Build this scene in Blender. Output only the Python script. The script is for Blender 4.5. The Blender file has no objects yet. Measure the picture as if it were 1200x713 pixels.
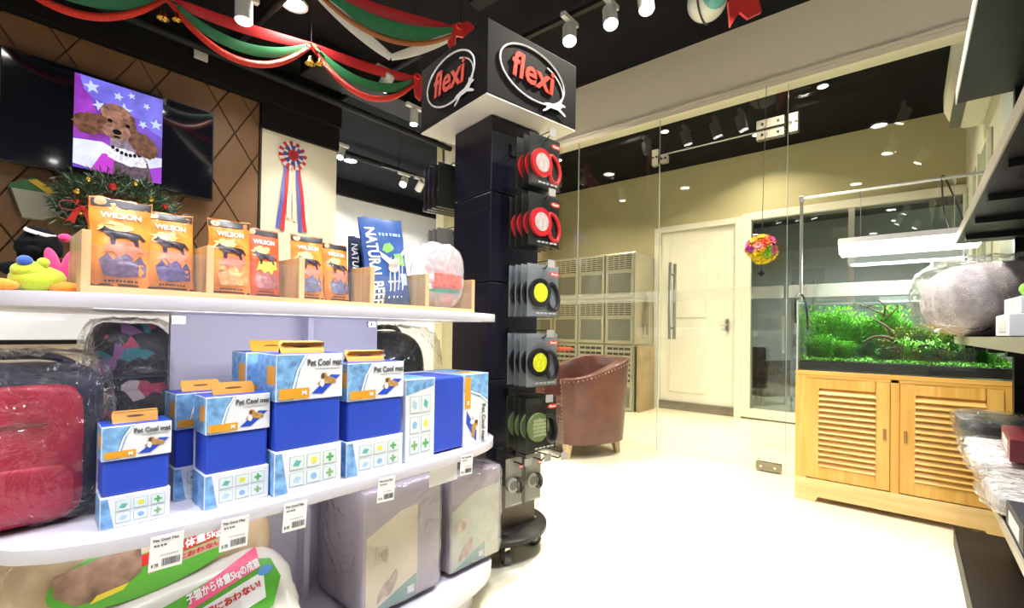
import bpy, bmesh, math, random
from mathutils import Vector, Matrix, noise
from mathutils.geometry import tessellate_polygon
R = math.radians
PI = math.pi
rnd = random.Random(7)
SC = bpy.context.scene
COL = SC.collection

# ------------------------------------------------------------------ camera
YAW, PITCH, ROLL, CAM_H, F_PX = R(40.2), R(0.6), 0.0145, 0.95, 551.0
fw = Vector((math.cos(YAW)*math.cos(PITCH), math.sin(YAW)*math.cos(PITCH), math.sin(PITCH)))
rt = Vector((math.sin(YAW), -math.cos(YAW), 0))
up = rt.cross(fw)
ra = rt*math.cos(ROLL) + up*math.sin(ROLL)
ua = up*math.cos(ROLL) - rt*math.sin(ROLL)
cd = bpy.data.cameras.new('camera')
cam = bpy.data.objects.new('camera', cd)
COL.objects.link(cam)
cam.matrix_world = Matrix(((ra.x, ua.x, -fw.x, 0), (ra.y, ua.y, -fw.y, 0), (ra.z, ua.z, -fw.z, CAM_H), (0, 0, 0, 1)))
cd.sensor_width = 36.0
cd.lens = F_PX/1200*36.0
cd.shift_y = 25.5/1200
cd.clip_start = 0.02
SC.camera = cam

# ------------------------------------------------------------------ world, exposure
w = bpy.data.worlds.new('world'); SC.world = w; w.use_nodes = True
w.node_tree.nodes['Background'].inputs[0].default_value = (0.9, 0.95, 1.0, 1)
w.node_tree.nodes['Background'].inputs[1].default_value = 0.04
SC.view_settings.view_transform = 'Standard'
SC.view_settings.look = 'None'
SC.view_settings.gamma = 1.0
SC.view_settings.use_curve_mapping = False
SC.view_settings.exposure = 0.25
try:
    SC.cycles.max_bounces = 10
    SC.cycles.transparent_max_bounces = 24
    SC.cycles.sample_clamp_indirect = 6.0
    SC.cycles.caustics_reflective = False
    SC.cycles.caustics_refractive = False
    SC.cycles.use_denoising = True
except Exception:
    pass

# ------------------------------------------------------------------ ceiling lamps of the shop (their housings are built further down)
WARM = (1.0, 0.93, 0.80)
COOL = (0.95, 0.96, 1.0)
AMBER = (1.0, 0.86, 0.62)
DOWN = [  # x, y, z, watts, colour
    (2.35, 0.75, 3.14, 58, WARM), (2.75, 2.35, 3.14, 30, WARM), (1.10, 0.25, 3.14, 22, COOL),
    (0.10, 0.20, 3.14, 22, COOL), (1.45, 3.20, 3.14, 16, WARM), (0.20, 2.60, 3.14, 13, WARM),
    (-1.10, 0.60, 3.14, 30, COOL), (2.30, -1.20, 3.14, 34, WARM), (0.60, -1.40, 3.14, 62, COOL),
    (-0.60, -1.60, 3.14, 50, COOL), (3.30, 5.60, 3.14, 60, COOL), (4.80, 5.30, 3.14, 60, COOL),
    (4.55, 0.55, 2.985, 20, AMBER), (4.60, 1.90, 2.985, 24, AMBER), (4.60, 3.20, 2.985, 22, AMBER), (5.25, 1.20, 2.985, 12, AMBER),
    (7.20, 0.80, 2.68, 16, COOL), (7.20, -0.40, 2.68, 10, COOL)]
def area_lamp(x, y, z, watts, col, size=0.13):
    ld = bpy.data.lights.new('lamp_light', 'AREA')
    ld.shape = 'DISK'; ld.size = size; ld.energy = watts; ld.color = col; ld.spread = R(132)
    o = bpy.data.objects.new('lamp_light', ld); COL.objects.link(o)
    o.location = (x, y, z)
    return o
for d in DOWN:
    area_lamp(*d, size=0.06 if d[0] > 3.7 and d[1] < 4 else 0.13)

# ================================================================== helpers
def nt(mat):
    return mat.node_tree.nodes, mat.node_tree.links
MATS = {}
def M(name, col=(0.8, 0.8, 0.8), rough=0.5, metal=0.0, var=0.0, vs=6.0, bump=0.0, bs=60.0, emit=0.0, ecol=None,
      coat=0.0, sheen=0.0, stretch=(1, 1, 1), spec=0.5, sss=0.0):
    if name in MATS: return MATS[name]
    m = bpy.data.materials.new(name); m.use_nodes = True
    N, L = nt(m); p = N['Principled BSDF']
    c4 = (*col, 1)
    p.inputs['Base Color'].default_value = c4
    p.inputs['Roughness'].default_value = rough
    p.inputs['Metallic'].default_value = metal
    p.inputs['Specular IOR Level'].default_value = spec
    if coat: p.inputs['Coat Weight'].default_value = coat
    if sheen: p.inputs['Sheen Weight'].default_value = sheen
    if emit:
        p.inputs['Emission Color'].default_value = (*(ecol or col), 1)
        p.inputs['Emission Strength'].default_value = emit
    tc = N.new('ShaderNodeTexCoord'); mp = N.new('ShaderNodeMapping')
    mp.inputs['Scale'].default_value = stretch
    L.new(tc.outputs['Object'], mp.inputs['Vector'])
    nz = N.new('ShaderNodeTexNoise'); nz.inputs['Scale'].default_value = vs; nz.inputs['Detail'].default_value = 5
    L.new(mp.outputs[0], nz.inputs['Vector'])
    v = var if var else 0.03
    cr = N.new('ShaderNodeValToRGB')
    cr.color_ramp.elements[0].position = 0.3; cr.color_ramp.elements[1].position = 0.7
    cr.color_ramp.elements[0].color = (*[max(0, k*(1-v)) for k in col], 1)
    cr.color_ramp.elements[1].color = (*[min(1, k*(1+v)) for k in col], 1)
    L.new(nz.outputs['Fac'], cr.inputs[0]); L.new(cr.outputs[0], p.inputs['Base Color'])
    if bump:
        n2 = N.new('ShaderNodeTexNoise'); n2.inputs['Scale'].default_value = bs; n2.inputs['Detail'].default_value = 4
        L.new(mp.outputs[0], n2.inputs['Vector'])
        b = N.new('ShaderNodeBump'); b.inputs['Strength'].default_value = bump; b.inputs['Distance'].default_value = 0.01
        L.new(n2.outputs['Fac'], b.inputs['Height']); L.new(b.outputs[0], p.inputs['Normal'])
    MATS[name] = m
    return m
def wood(name, c0, c1, along='x', sc=9.0, rough=0.42, coat=0.15):
    if name in MATS: return MATS[name]
    m = bpy.data.materials.new(name); m.use_nodes = True
    N, L = nt(m); p = N['Principled BSDF']; p.inputs['Roughness'].default_value = rough
    p.inputs['Coat Weight'].default_value = coat
    tc = N.new('ShaderNodeTexCoord'); mp = N.new('ShaderNodeMapping')
    s = [sc*4, sc*4, sc*4]; s['xyz'.index(along)] = sc*0.25
    mp.inputs['Scale'].default_value = s
    L.new(tc.outputs['Object'], mp.inputs['Vector'])
    a = N.new('ShaderNodeTexNoise'); a.inputs['Scale'].default_value = 1.0; a.inputs['Detail'].default_value = 6; a.inputs['Distortion'].default_value = 0.6
    L.new(mp.outputs[0], a.inputs['Vector'])
    cr = N.new('ShaderNodeValToRGB')
    cr.color_ramp.elements[0].position = 0.35; cr.color_ramp.elements[1].position = 0.68
    cr.color_ramp.elements[0].color = (*c0, 1); cr.color_ramp.elements[1].color = (*c1, 1)
    L.new(a.outputs['Fac'], cr.inputs[0]); L.new(cr.outputs[0], p.inputs['Base Color'])
    b = N.new('ShaderNodeBump'); b.inputs['Strength'].default_value = 0.06
    L.new(a.outputs['Fac'], b.inputs['Height']); L.new(b.outputs[0], p.inputs['Normal'])
    MATS[name] = m
    return m
def glassy(name, tint=(0.95, 0.98, 0.96), refl=0.9, rough=0.0, ior=1.45, white=0.0, wcol=(1, 1, 1), bump=0.0, bs=25.0, white_rough=False):
    """thin clear sheet: transparent with fresnel gloss, optionally a little milky and wrinkled"""
    if name in MATS: return MATS[name]
    m = bpy.data.materials.new(name); m.use_nodes = True
    N, L = nt(m); N.remove(N['Principled BSDF']); out = N['Material Output']
    tr = N.new('ShaderNodeBsdfTransparent'); tr.inputs[0].default_value = (*tint, 1)
    gl = N.new('ShaderNodeBsdfGlossy'); gl.inputs['Roughness'].default_value = rough; gl.inputs[0].default_value = (refl, refl, refl, 1)
    fr = N.new('ShaderNodeLayerWeight'); fr.inputs[0].default_value = 0.5
    f0 = ((ior-1)/(ior+1))**2
    pw = N.new('ShaderNodeMath'); pw.operation = 'POWER'; pw.inputs[1].default_value = 5.0
    ma = N.new('ShaderNodeMath'); ma.operation = 'MULTIPLY_ADD'; ma.inputs[1].default_value = 1-f0; ma.inputs[2].default_value = f0
    L.new(fr.outputs['Facing'], pw.inputs[0]); L.new(pw.outputs[0], ma.inputs[0])
    mx = N.new('ShaderNodeMixShader')
    L.new(ma.outputs[0], mx.inputs[0])
    base = tr
    if bump:
        tc = N.new('ShaderNodeTexCoord')
        vo = N.new('ShaderNodeTexVoronoi'); vo.feature = 'DISTANCE_TO_EDGE'; vo.inputs['Scale'].default_value = bs
        nz = N.new('ShaderNodeTexNoise'); nz.inputs['Scale'].default_value = bs*0.7; nz.inputs['Detail'].default_value = 5; nz.inputs['Distortion'].default_value = 1.2
        L.new(tc.outputs['Object'], nz.inputs['Vector'])
        mv = N.new('ShaderNodeMixRGB'); mv.inputs[0].default_value = 0.35
        L.new(tc.outputs['Object'], mv.inputs[1]); L.new(nz.outputs['Color'], mv.inputs[2]); L.new(mv.outputs[0], vo.inputs['Vector'])
        ad = N.new('ShaderNodeMath'); ad.operation = 'ADD'
        L.new(vo.outputs['Distance'], ad.inputs[0]); L.new(nz.outputs['Fac'], ad.inputs[1])
        b = N.new('ShaderNodeBump'); b.inputs['Strength'].default_value = bump; b.inputs['Distance'].default_value = 0.02
        L.new(ad.outputs[0], b.inputs['Height'])
        L.new(b.outputs[0], gl.inputs['Normal']); L.new(b.outputs[0], fr.inputs['Normal'])
    if white:
        df = N.new('ShaderNodeBsdfDiffuse'); df.inputs[0].default_value = (*wcol, 1)
        m2 = N.new('ShaderNodeMixShader'); m2.inputs[0].default_value = white
        L.new(tr.outputs[0], m2.inputs[1]); L.new(df.outputs[0], m2.inputs[2]); base = m2
        if bump:
            L.new(b.outputs[0], df.inputs['Normal'])
    L.new(base.outputs[0], mx.inputs[1]); L.new(gl.outputs[0], mx.inputs[2])
    L.new(mx.outputs[0], out.inputs[0])
    MATS[name] = m
    return m

class MB:
    def __init__(s): s.v = []; s.f = []; s.mi = []; s.T = Matrix()
    def add(s, vs, fs, mi=0):
        n = len(s.v)
        s.v += [tuple(s.T @ Vector(v)) for v in vs]
        s.f += [tuple(n+i for i in f) for f in fs]; s.mi += [mi]*len(fs)
        return s
    def box(s, x0, x1, y0, y1, z0, z1, mi=0):
        return s.add([(x0,y0,z0),(x1,y0,z0),(x1,y1,z0),(x0,y1,z0),(x0,y0,z1),(x1,y0,z1),(x1,y1,z1),(x0,y1,z1)],
                     [(0,3,2,1),(4,5,6,7),(0,1,5,4),(1,2,6,5),(2,3,7,6),(3,0,4,7)], mi)
    def cyl(s, p0, p1, r0, r1=None, n=16, caps=True, mi=0):
        p0, p1 = Vector(p0), Vector(p1); r1 = r0 if r1 is None else r1
        d = (p1-p0).normalized(); a = d.orthogonal().normalized(); b = d.cross(a)
        vs = [p0+(a*math.cos(t)+b*math.sin(t))*r0 for t in [2*PI*i/n for i in range(n)]]
        vs += [p1+(a*math.cos(t)+b*math.sin(t))*r1 for t in [2*PI*i/n for i in range(n)]]
        fs = [(i, (i+1) % n, n+(i+1) % n, n+i) for i in range(n)]
        if caps: fs += [tuple(range(n-1, -1, -1)), tuple(range(n, 2*n))]
        return s.add(vs, fs, mi)
    def tube(s, pts, r, n=8, closed=False, mi=0, flat=None, rs=None):
        pts = [Vector(p) for p in pts]; m = len(pts); vs = []; fs = []
        ref = None
        for i, p in enumerate(pts):
            if closed: t = pts[(i+1) % m]-pts[i-1]
            else: t = pts[min(i+1, m-1)]-pts[max(i-1, 0)]
            if t.length < 1e-9: t = Vector((0, 0, 1))
            t.normalize()
            if ref is None: ref = flat.copy() if flat else t.orthogonal()
            a = (ref - t*ref.dot(t))
            if a.length < 1e-6: a = t.orthogonal()
            a.normalize(); b = t.cross(a)
            if not flat: ref = a
            rr = rs[i] if rs else r
            ra_, rb_ = (rr if not isinstance(rr, tuple) else rr[0]), (rr if not isinstance(rr, tuple) else rr[1])
            for k in range(n):
                th = 2*PI*k/n
                vs.append(p+a*math.cos(th)*ra_+b*math.sin(th)*rb_)
        for i in range(m if closed else m-1):
            j = (i+1) % m
            for k in range(n):
                l = (k+1) % n
                fs.append((i*n+k, i*n+l, j*n+l, j*n+k))
        if not closed:
            fs.append(tuple(range(n-1, -1, -1))); fs.append(tuple((m-1)*n+k for k in range(n)))
        return s.add(vs, fs, mi)
    def lathe(s, prof, n=24, mi=0, c=(0, 0, 0)):
        vs = []; fs = []; m = len(prof)
        for (r, z) in prof:
            for k in range(n):
                t = 2*PI*k/n; vs.append((c[0]+r*math.cos(t), c[1]+r*math.sin(t), c[2]+z))
        for i in range(m-1):
            for k in range(n):
                l = (k+1) % n; fs.append((i*n+k, i*n+l, (i+1)*n+l, (i+1)*n+k))
        fs.append(tuple(range(n-1, -1, -1))); fs.append(tuple((m-1)*n+k for k in range(n)))
        return s.add(vs, fs, mi)
    def prism(s, poly, w0, w1, ax='z', mi=0):
        f = {'z': lambda u, v, w: (u, v, w), 'y': lambda u, v, w: (u, w, v), 'x': lambda u, v, w: (w, u, v)}[ax]
        n = len(poly)
        vs = [f(u, v, w0) for u, v in poly]+[f(u, v, w1) for u, v in poly]
        tr = tessellate_polygon([[Vector((u, v, 0)) for u, v in poly]])
        fs = [tuple(t[::-1]) for t in tr]+[tuple(n+i for i in t) for t in tr]
        fs += [(i, (i+1) % n, n+(i+1) % n, n+i) for i in range(n)]
        return s.add(vs, fs, mi)
    def sphere(s, c, r, nu=16, nv=10, mi=0, fn=None):
        if not isinstance(r, tuple): r = (r, r, r)
        vs = []; fs = []
        for i in range(nv+1):
            ph = PI*i/nv
            for k in range(nu):
                th = 2*PI*k/nu
                d = Vector((math.sin(ph)*math.cos(th), math.sin(ph)*math.sin(th), math.cos(ph)))
                q = fn(d) if fn else 1.0
                vs.append((c[0]+d.x*r[0]*q, c[1]+d.y*r[1]*q, c[2]+d.z*r[2]*q))
        for i in range(nv):
            for k in range(nu):
                l = (k+1) % nu; fs.append((i*nu+k, (i+1)*nu+k, (i+1)*nu+l, i*nu+l))
        return s.add(vs, fs, mi)
    def grid(s, fn, nu, nv, closeu=False, mi=0):
        vs = [fn(i/nu, j/nv) for j in range(nv+1) for i in range(nu if closeu else nu+1)]
        W = nu if closeu else nu+1
        fs = [(j*W+i, j*W+(i+1) % W, (j+1)*W+(i+1) % W, (j+1)*W+i) for j in range(nv) for i in range(nu)]
        return s.add(vs, fs, mi)
    def mesh(s, name, mats, smooth=None, bevel=0.0, seg=2):
        me = bpy.data.meshes.new(name); me.from_pydata(s.v, [], s.f)
        for i, p in enumerate(me.polygons): p.material_index = s.mi[i]
        bm = bmesh.new(); bm.from_mesh(me)
        bmesh.ops.remove_doubles(bm, verts=bm.verts, dist=1e-6)
        bmesh.ops.recalc_face_normals(bm, faces=bm.faces)
        if bevel:
            ed = [e for e in bm.edges if len(e.link_faces) == 2 and e.calc_face_angle(0) > 0.6]
            bmesh.ops.bevel(bm, geom=ed, offset=bevel, segments=seg, profile=0.5, affect='EDGES', clamp_overlap=True)
        bm.to_mesh(me); bm.free()
        for m in (mats if isinstance(mats, (list, tuple)) else [mats]): me.materials.append(m)
        if smooth is not None:
            for p in me.polygons: p.use_smooth = True
            me.set_sharp_from_angle(angle=R(smooth))
        return me
    def build(s, name, mats, parent=None, smooth=None, bevel=0.0, seg=2, loc=None, rot=None):
        return put(name, s.mesh(name, mats, smooth, bevel, seg), parent, loc, rot)

def put(name, me, parent=None, loc=None, rot=None, scale=None):
    o = bpy.data.objects.new(name, me); COL.objects.link(o)
    if parent: o.parent = parent
    if loc is not None: o.location = loc
    if rot is not None: o.rotation_euler = rot
    if scale is not None: o.scale = scale if isinstance(scale, (tuple, list)) else (scale,)*3
    return o
def tag(o, label=None, cat=None, group=None, kind=None):
    if label: o['label'] = label
    if cat: o['category'] = cat
    if group: o['group'] = group
    if kind: o['kind'] = kind
    return o
def thing(name, label, cat, loc=(0, 0, 0), rz=0.0, group=None, rot=None):
    o = bpy.data.objects.new(name, None); COL.objects.link(o)
    o.location = loc; o.rotation_euler = rot if rot else (0, 0, rz); o.empty_display_size = 0.05
    return tag(o, label, cat, group)
def struct(name, mb, mats, **k):
    o = mb.build(name, mats, **k); o['kind'] = 'structure'; return o
def part(o, label):
    o['label'] = label; return o
def dup(root, loc, rz=None, label=None, group=None, rot=None, scale=None):
    kids = {}
    for o in COL.objects:
        if o.parent: kids.setdefault(o.parent, []).append(o)
    def cp(o, par):
        c = o.copy(); COL.objects.link(c); c.parent = par
        for k in kids.get(o, []): cp(k, c)
        return c
    r = cp(root, None); r.location = loc
    if rot: r.rotation_euler = rot
    elif rz is not None: r.rotation_euler = (0, 0, rz)
    if scale: r.scale = (scale,)*3 if not isinstance(scale, tuple) else scale
    if label: r['label'] = label
    if group: r['group'] = group
    return r
_tx = {}
def text_mesh(body, size, ext=0.0004, bold=0.0, shear=0.0, space=1.0):
    key = (body, size, ext, bold, shear, space)
    if key in _tx: return _tx[key]
    c = bpy.data.curves.new('lettering', 'FONT'); c.body = body; c.size = size; c.extrude = ext
    c.offset = bold; c.shear = shear; c.align_x = 'CENTER'; c.align_y = 'CENTER'; c.space_character = space; c.resolution_u = 3
    o = bpy.data.objects.new('lettering', c)
    me = bpy.data.meshes.new_from_object(o)
    bpy.data.objects.remove(o); bpy.data.curves.remove(c)
    _tx[key] = me
    return me
def text(body, size, mat, parent, loc, rot=(PI/2, 0, 0), name='lettering', width=None, wrap=None, **k):
    """lettering standing upright facing local -y by default; width squeezes it to fit"""
    me = text_mesh(body, size, **k).copy()
    xs = [v.co.x for v in me.vertices]
    if width and xs:
        q = width/(max(xs)-min(xs))
        for v in me.vertices: v.co.x *= q
    me.materials.clear(); me.materials.append(mat)
    if wrap:
        for v in me.vertices: v.co = wrap(v.co.x+loc[0], v.co.y+loc[1], v.co.z)
        return put(name, me, parent)
    return put(name, me, parent, loc, rot)
def decal(name, poly, mat, parent, w0, w1=None, ax='y', off=0.0006, wrap=None, cuts=0):
    """flat print: a very thin prism, or (wrap) a sheet laid on a curved face"""
    if wrap:
        bm = bmesh.new()
        vs = [bm.verts.new((u, v, 0)) for u, v in poly]
        for t in tessellate_polygon([[Vector((u, v, 0)) for u, v in poly]]):
            try: bm.faces.new([vs[i] for i in t])
            except ValueError: pass
        for _ in range(cuts or 2):
            es = [e for e in bm.edges if e.calc_length() > 0.012]
            if not es: break
            bmesh.ops.subdivide_edges(bm, edges=es, cuts=1)
            bmesh.ops.triangulate(bm, faces=bm.faces)
        for v in bm.verts: v.co = wrap(v.co.x, v.co.y, w0)
        me = bpy.data.meshes.new(name); bm.to_mesh(me); bm.free()
        me.materials.append(mat)
        for p in me.polygons: p.use_smooth = True
        return put(name, me, parent)
    mb = MB().prism(poly, w0, w0+off if w1 is None else w1, ax)
    return mb.build(name, mat, parent)
def fine_print(par, x0, x1, z, y, h, mat, wrap=None, n=9):
    r_ = random.Random(int((x0+z)*1e4)); mb = MB(); x = x0; st = (x1-x0)/n
    for k in range(n):
        e = x+st*r_.uniform(0.5, 0.85)
        if wrap: mb.add([wrap(x, z, y), wrap(e, z, y), wrap(e, z+h, y), wrap(x, z+h, y)], [(0, 1, 2, 3)])
        else: mb.box(x, e, y-0.0004, y, z, z+h)
        x += st
    return mb.build('fine_print', mat, par)
def ell(cx, cy, rx, ry, n=24, a=0.0, jag=0.0, rr=rnd):
    pts = []
    for i in range(n):
        t = 2*PI*i/n; q = 1+(rr.uniform(-jag, jag) if jag else 0)
        x, y = rx*math.cos(t)*q, ry*math.sin(t)*q
        pts.append((cx+x*math.cos(a)-y*math.sin(a), cy+x*math.sin(a)+y*math.cos(a)))
    return pts
def rect(x0, x1, y0, y1): return [(x0, y0), (x1, y0), (x1, y1), (x0, y1)]
def xf(poly, dx=0, dy=0, s=1.0, sy=None): return [(x*s+dx, y*(sy or s)+dy) for x, y in poly]
def spline(ps, n=8, closed=False):
    ps = [Vector(p) for p in ps]; out = []; m = len(ps)
    rng = range(m) if closed else range(m-1)
    for i in rng:
        p0 = ps[i-1] if (closed or i > 0) else ps[0]; p1 = ps[i]; p2 = ps[(i+1) % m]
        p3 = ps[(i+2) % m] if (closed or i+2 < m) else ps[-1]
        for k in range(n):
            t = k/n
            out.append(0.5*((2*p1)+(p2-p0)*t+(2*p0-5*p1+4*p2-p3)*t*t+(3*p1-p0-3*p2+p3)*t**3))
    if not closed: out.append(ps[-1])
    return out
def clip(poly, a, b, c):
    """keep a*x+b*y<=c"""
    out = []
    for i in range(len(poly)):
        p, q = poly[i], poly[(i+1) % len(poly)]
        dp, dq = a*p[0]+b*p[1]-c, a*q[0]+b*q[1]-c
        if dp <= 0: out.append(p)
        if dp*dq < 0:
            t = dp/(dp-dq); out.append((p[0]+(q[0]-p[0])*t, p[1]+(q[1]-p[1])*t))
    return out

# ------------------------------------------------------------------ materials used everywhere
WHITE = M('white_laminate', (0.62, 0.60, 0.67), 0.3, var=0.02, coat=0.2)
BLACKC = M('black_ceiling_paint', (0.007, 0.007, 0.009), 0.85, spec=0.15, var=0.3, bump=0.15, bs=30)
BLACKM = M('black_powder_coat', (0.008, 0.008, 0.010), 0.38, spec=0.35, var=0.15)
BLACKP = M('black_plastic', (0.015, 0.015, 0.017), 0.35)
STEEL = M('brushed_steel', (0.62, 0.61, 0.58), 0.28, 1.0, var=0.06, vs=4)
CHROME = M('chrome', (0.75, 0.75, 0.76), 0.12, 1.0)
GLASS = glassy('clear_glass', (0.965, 0.985, 0.965), 1.0)
GLASSE = M('glass_green_edge', (0.40, 0.47, 0.41), 0.15, spec=0.8)
PAPER = M('white_paper', (0.86, 0.86, 0.86), 0.6)
INK = M('dark_grey_ink', (0.10, 0.10, 0.11), 0.6)
WINK = M('white_ink', (0.88, 0.88, 0.88), 0.5)
CREAM = M('cream_wall_paint', (0.60, 0.54, 0.33), 0.7, var=0.03, vs=1.5)
HEADP = M('header_plaster', (0.74, 0.68, 0.55), 0.7, var=0.02, vs=1.2)
WTRIM = M('white_gloss_trim', (0.80, 0.77, 0.68), 0.35)
FILM = glassy('clear_plastic_film', (0.97, 0.97, 0.98), 0.95, 0.08, 1.6, white=0.018, bump=0.9, bs=11)

# ================================================================== setting
FLOORM = M('cream_polished_floor', (0.80, 0.75, 0.58), 0.28, var=0.03, vs=0.9, coat=0.1)
struct('floor', MB().box(-2.6, 8.7, -2.6, 6.7, -0.08, 0.0), FLOORM)
struct('ceiling', MB().box(-2.6, 3.74, -2.6, 6.7, 3.17, 3.25).box(3.74, 8.7, 4.2, 6.7, 3.17, 3.25), BLACKC)
struct('ceiling_back', MB().box(3.74, 5.95, -2.6, 4.2, 3.0, 3.1), BLACKC)
struct('wall_behind', MB().box(-2.7, -2.6, -2.6, 6.7, -0.08, 3.25), M('beige_rear_wall', (0.74, 0.72, 0.68), 0.7))
struct('wall_right', MB().box(-2.6, 8.7, -2.7, -2.6, -0.08, 3.25), MATS['beige_rear_wall'])
# television wall with its grooved brown panels
GROOVE = M('dark_panel_groove', (0.05, 0.028, 0.015), 0.6)
BROWN = M('brown_leatherette_panel', (0.18, 0.092, 0.042), 0.5, var=0.08, vs=3, bump=0.05, bs=150)
wl = struct('wall_left', MB().box(-2.6, 1.63, 4.21, 4.35, 0.0, 2.85), GROOVE)
offA = [-7.5+0.50*i+0.10*math.sin(i*2.3) for i in range(40)]
offB = [-6.0+0.56*i+0.12*math.sin(i*1.7+1) for i in range(44)]
sa, sb = 1.75, -1.55
W0 = rect(-0.6, 1.625, 0.9, 2.845)
g = 0.004
for i in range(len(offA)-1):
    pa = clip(clip(W0, -sa, 1, offA[i+1]-g*1.8), sa, -1, -(offA[i]+g*1.8))
    if len(pa) < 3: continue
    for j in range(len(offB)-1):
        pb = clip(clip(pa, -sb, 1, offB[j+1]-g*1.7), sb, -1, -(offB[j]+g*1.7))
        if len(pb) < 3: continue
        ar = abs(sum(pb[k-1][0]*pb[k][1]-pb[k][0]*pb[k-1][1] for k in range(len(pb))))/2
        if ar < 0.002: continue
        MB().prism(pb, 4.194, 4.212, 'y').build('panel', BROWN, wl, bevel=0.004, seg=1)
struct('wall_left_upper', MB().box(-2.6, 2.33, 4.12, 4.35, 2.85, 3.17).box(1.63, 2.33, 4.16, 4.35, 2.64, 2.85), M('black_wall_paint', (0.009, 0.008, 0.008), 0.8, spec=0.15))
struct('wall_rosette', MB().box(1.645, 2.33, 4.2, 4.35, 0, 2.64), M('ivory_wall_paint', (0.78, 0.74, 0.62), 0.65))
struct('trim_1', MB().box(1.628, 1.645, 4.185, 4.35, 0, 2.85), M('dark_bronze_trim', (0.05, 0.04, 0.035), 0.4, 0.5))
struct('wall_far', MB().box(1.9, 8.7, 6.5, 6.7, 0, 2.93), M('pale_far_wall', (0.74, 0.72, 0.66), 0.7))
struct('wall_far_upper', MB().box(1.9, 8.7, 6.42, 6.7, 2.93, 3.17), MATS['black_wall_paint'])
struct('wall_recess', MB().box(2.2, 2.33, 4.35, 6.5, 0, 3.17), MATS['pale_far_wall'])
# plaster header over the glass front
struct('trim_2', MB().box(3.62, 3.74, -2.6, 4.15, 2.72, 3.17), HEADP)
struct('trim_3', MB().box(3.605, 3.74, -2.6, 4.15, 2.70, 2.72).box(3.61, 3.74, -2.6, 4.15, 2.664, 2.697), HEADP)
struct('wall_return', MB().box(3.62, 5.95, 4.12, 4.25, 0, 3.17), CREAM)
# room behind the glass
struct('wall_back', MB().box(5.79, 5.9, 2.45, 4.2, 0, 3.0).box(5.79, 5.9, 1.37, 2.45, 2.28, 3.0).box(5.79, 5.9, -0.5, 1.37, 2.25, 3.0)
       .box(5.79, 5.9, 1.37, 1.53, 0, 2.28).box(5.79, 5.9, -0.5, 1.37, 0, 0.10), CREAM)
struct('wall_back_side', MB().box(3.7, 5.9, -0.50, -0.38, 0, 3.0), M('pale_side_wall', (0.72, 0.70, 0.60), 0.7))
struct('baseboard_back', MB().box(5.765, 5.79, 2.45, 4.1, 0, 0.11).box(5.765, 5.79, 1.53, 2.45, 0, 0.10).box(5.765, 5.79, -0.38, 1.37, 0, 0.06),
       M('brown_stone_skirting', (0.16, 0.13, 0.10), 0.35, var=0.2, vs=20))
d2 = struct('door_2', MB().box(5.80, 5.85, 1.53, 2.42, 0.10, 2.22), WTRIM, bevel=0.003)
for (z0, z1) in ((0.22, 1.02), (1.14, 2.10)):
    MB().box(5.79, 5.801, 1.86, 2.30, z0, z1).build('door_panel', WTRIM, d2, bevel=0.006)
MB().box(5.775, 5.80, 1.60, 1.63, 0.98, 1.12).cyl((5.77, 1.615, 1.05), (5.77, 1.70, 1.05), 0.008).build('handle', STEEL, d2)
struct('trim_4', MB().box(5.755, 5.80, 2.42, 2.50, 0, 2.28).box(5.755, 5.80, 1.53, 2.42, 2.22, 2.29).box(5.75, 5.80, 1.45, 1.53, 0, 2.29), WTRIM, bevel=0.006)
w1 = struct('window_1', MB().box(5.74, 5.82, 1.36, 1.45, 0.02, 2.31).box(5.74, 5.82, -0.38, 1.36, 2.23, 2.31).box(5.74, 5.82, -0.38, 1.36, 0.02, 0.12), WTRIM, bevel=0.006)
MB().box(5.775, 5.785, -0.38, 1.36, 0.12, 2.23).build('pane', glassy('mirror_tinted_glass', (0.75, 0.82, 0.80), 1.0, 0.0, 1.9), w1)
MB().box(5.745, 5.80, 0.42, 0.47, 0.12, 2.23).build('mullion', STEEL, w1)
MB().box(5.73, 5.745, 1.02, 1.045, 0.75, 1.15).build('handle', STEEL, w1, bevel=0.004)
# further room seen through that window
struct('wall_inner_far', MB().box(8.5, 8.6, -2.6, 4.2, 0, 2.7), M('inner_white_wall', (0.70, 0.72, 0.68), 0.6))
struct('wall_inner_side', MB().box(5.9, 8.6, 2.2, 2.3, 0, 2.7), MATS['inner_white_wall'])
struct('ceiling_inner', MB().box(5.9, 8.6, -2.6, 2.3, 2.7, 2.8), M('charcoal_ceiling_paint', (0.03, 0.035, 0.035), 0.6))

# ---- frameless glass front
GX0, GX1 = 3.634, 3.646
def pane(name, y0, y1, z0, z1):
    o = struct(name, MB().box(GX0, GX1, y0, y1, z0, z1), GLASS)
    return o
g2 = pane('window_2', 2.31, 4.11, 0.006, 2.68)
g3 = pane('window_3', 1.545, 2.30, 0.006, 2.68)
g4 = pane('window_4', -2.55, 0.632, 0.006, 2.68)
g5 = pane('window_5', 0.646, 1.535, 2.385, 2.68)
dr = pane('door_1', 0.648, 1.533, 0.012, 2.375)
for o, y, z0, z1 in ((g2, 2.305, 0.006, 2.68), (g3, 1.541, 0.006, 2.68), (g4, 0.637, 0.006, 2.68)):
    MB().box(GX0-0.001, GX1+0.001, y-0.0009, y+0.0009, z0, z1).build('polished_edge', GLASSE, o)
MB().box(GX0-0.001, GX1+0.001, 0.65, 1.53, 2.379, 2.3815).build('polished_edge', GLASSE, g5)
FROST = glassy('frosted_band', (0.88, 0.90, 0.84), 0.5, 0.3, 1.25, white=0.16, wcol=(0.8, 0.8, 0.72))
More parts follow.
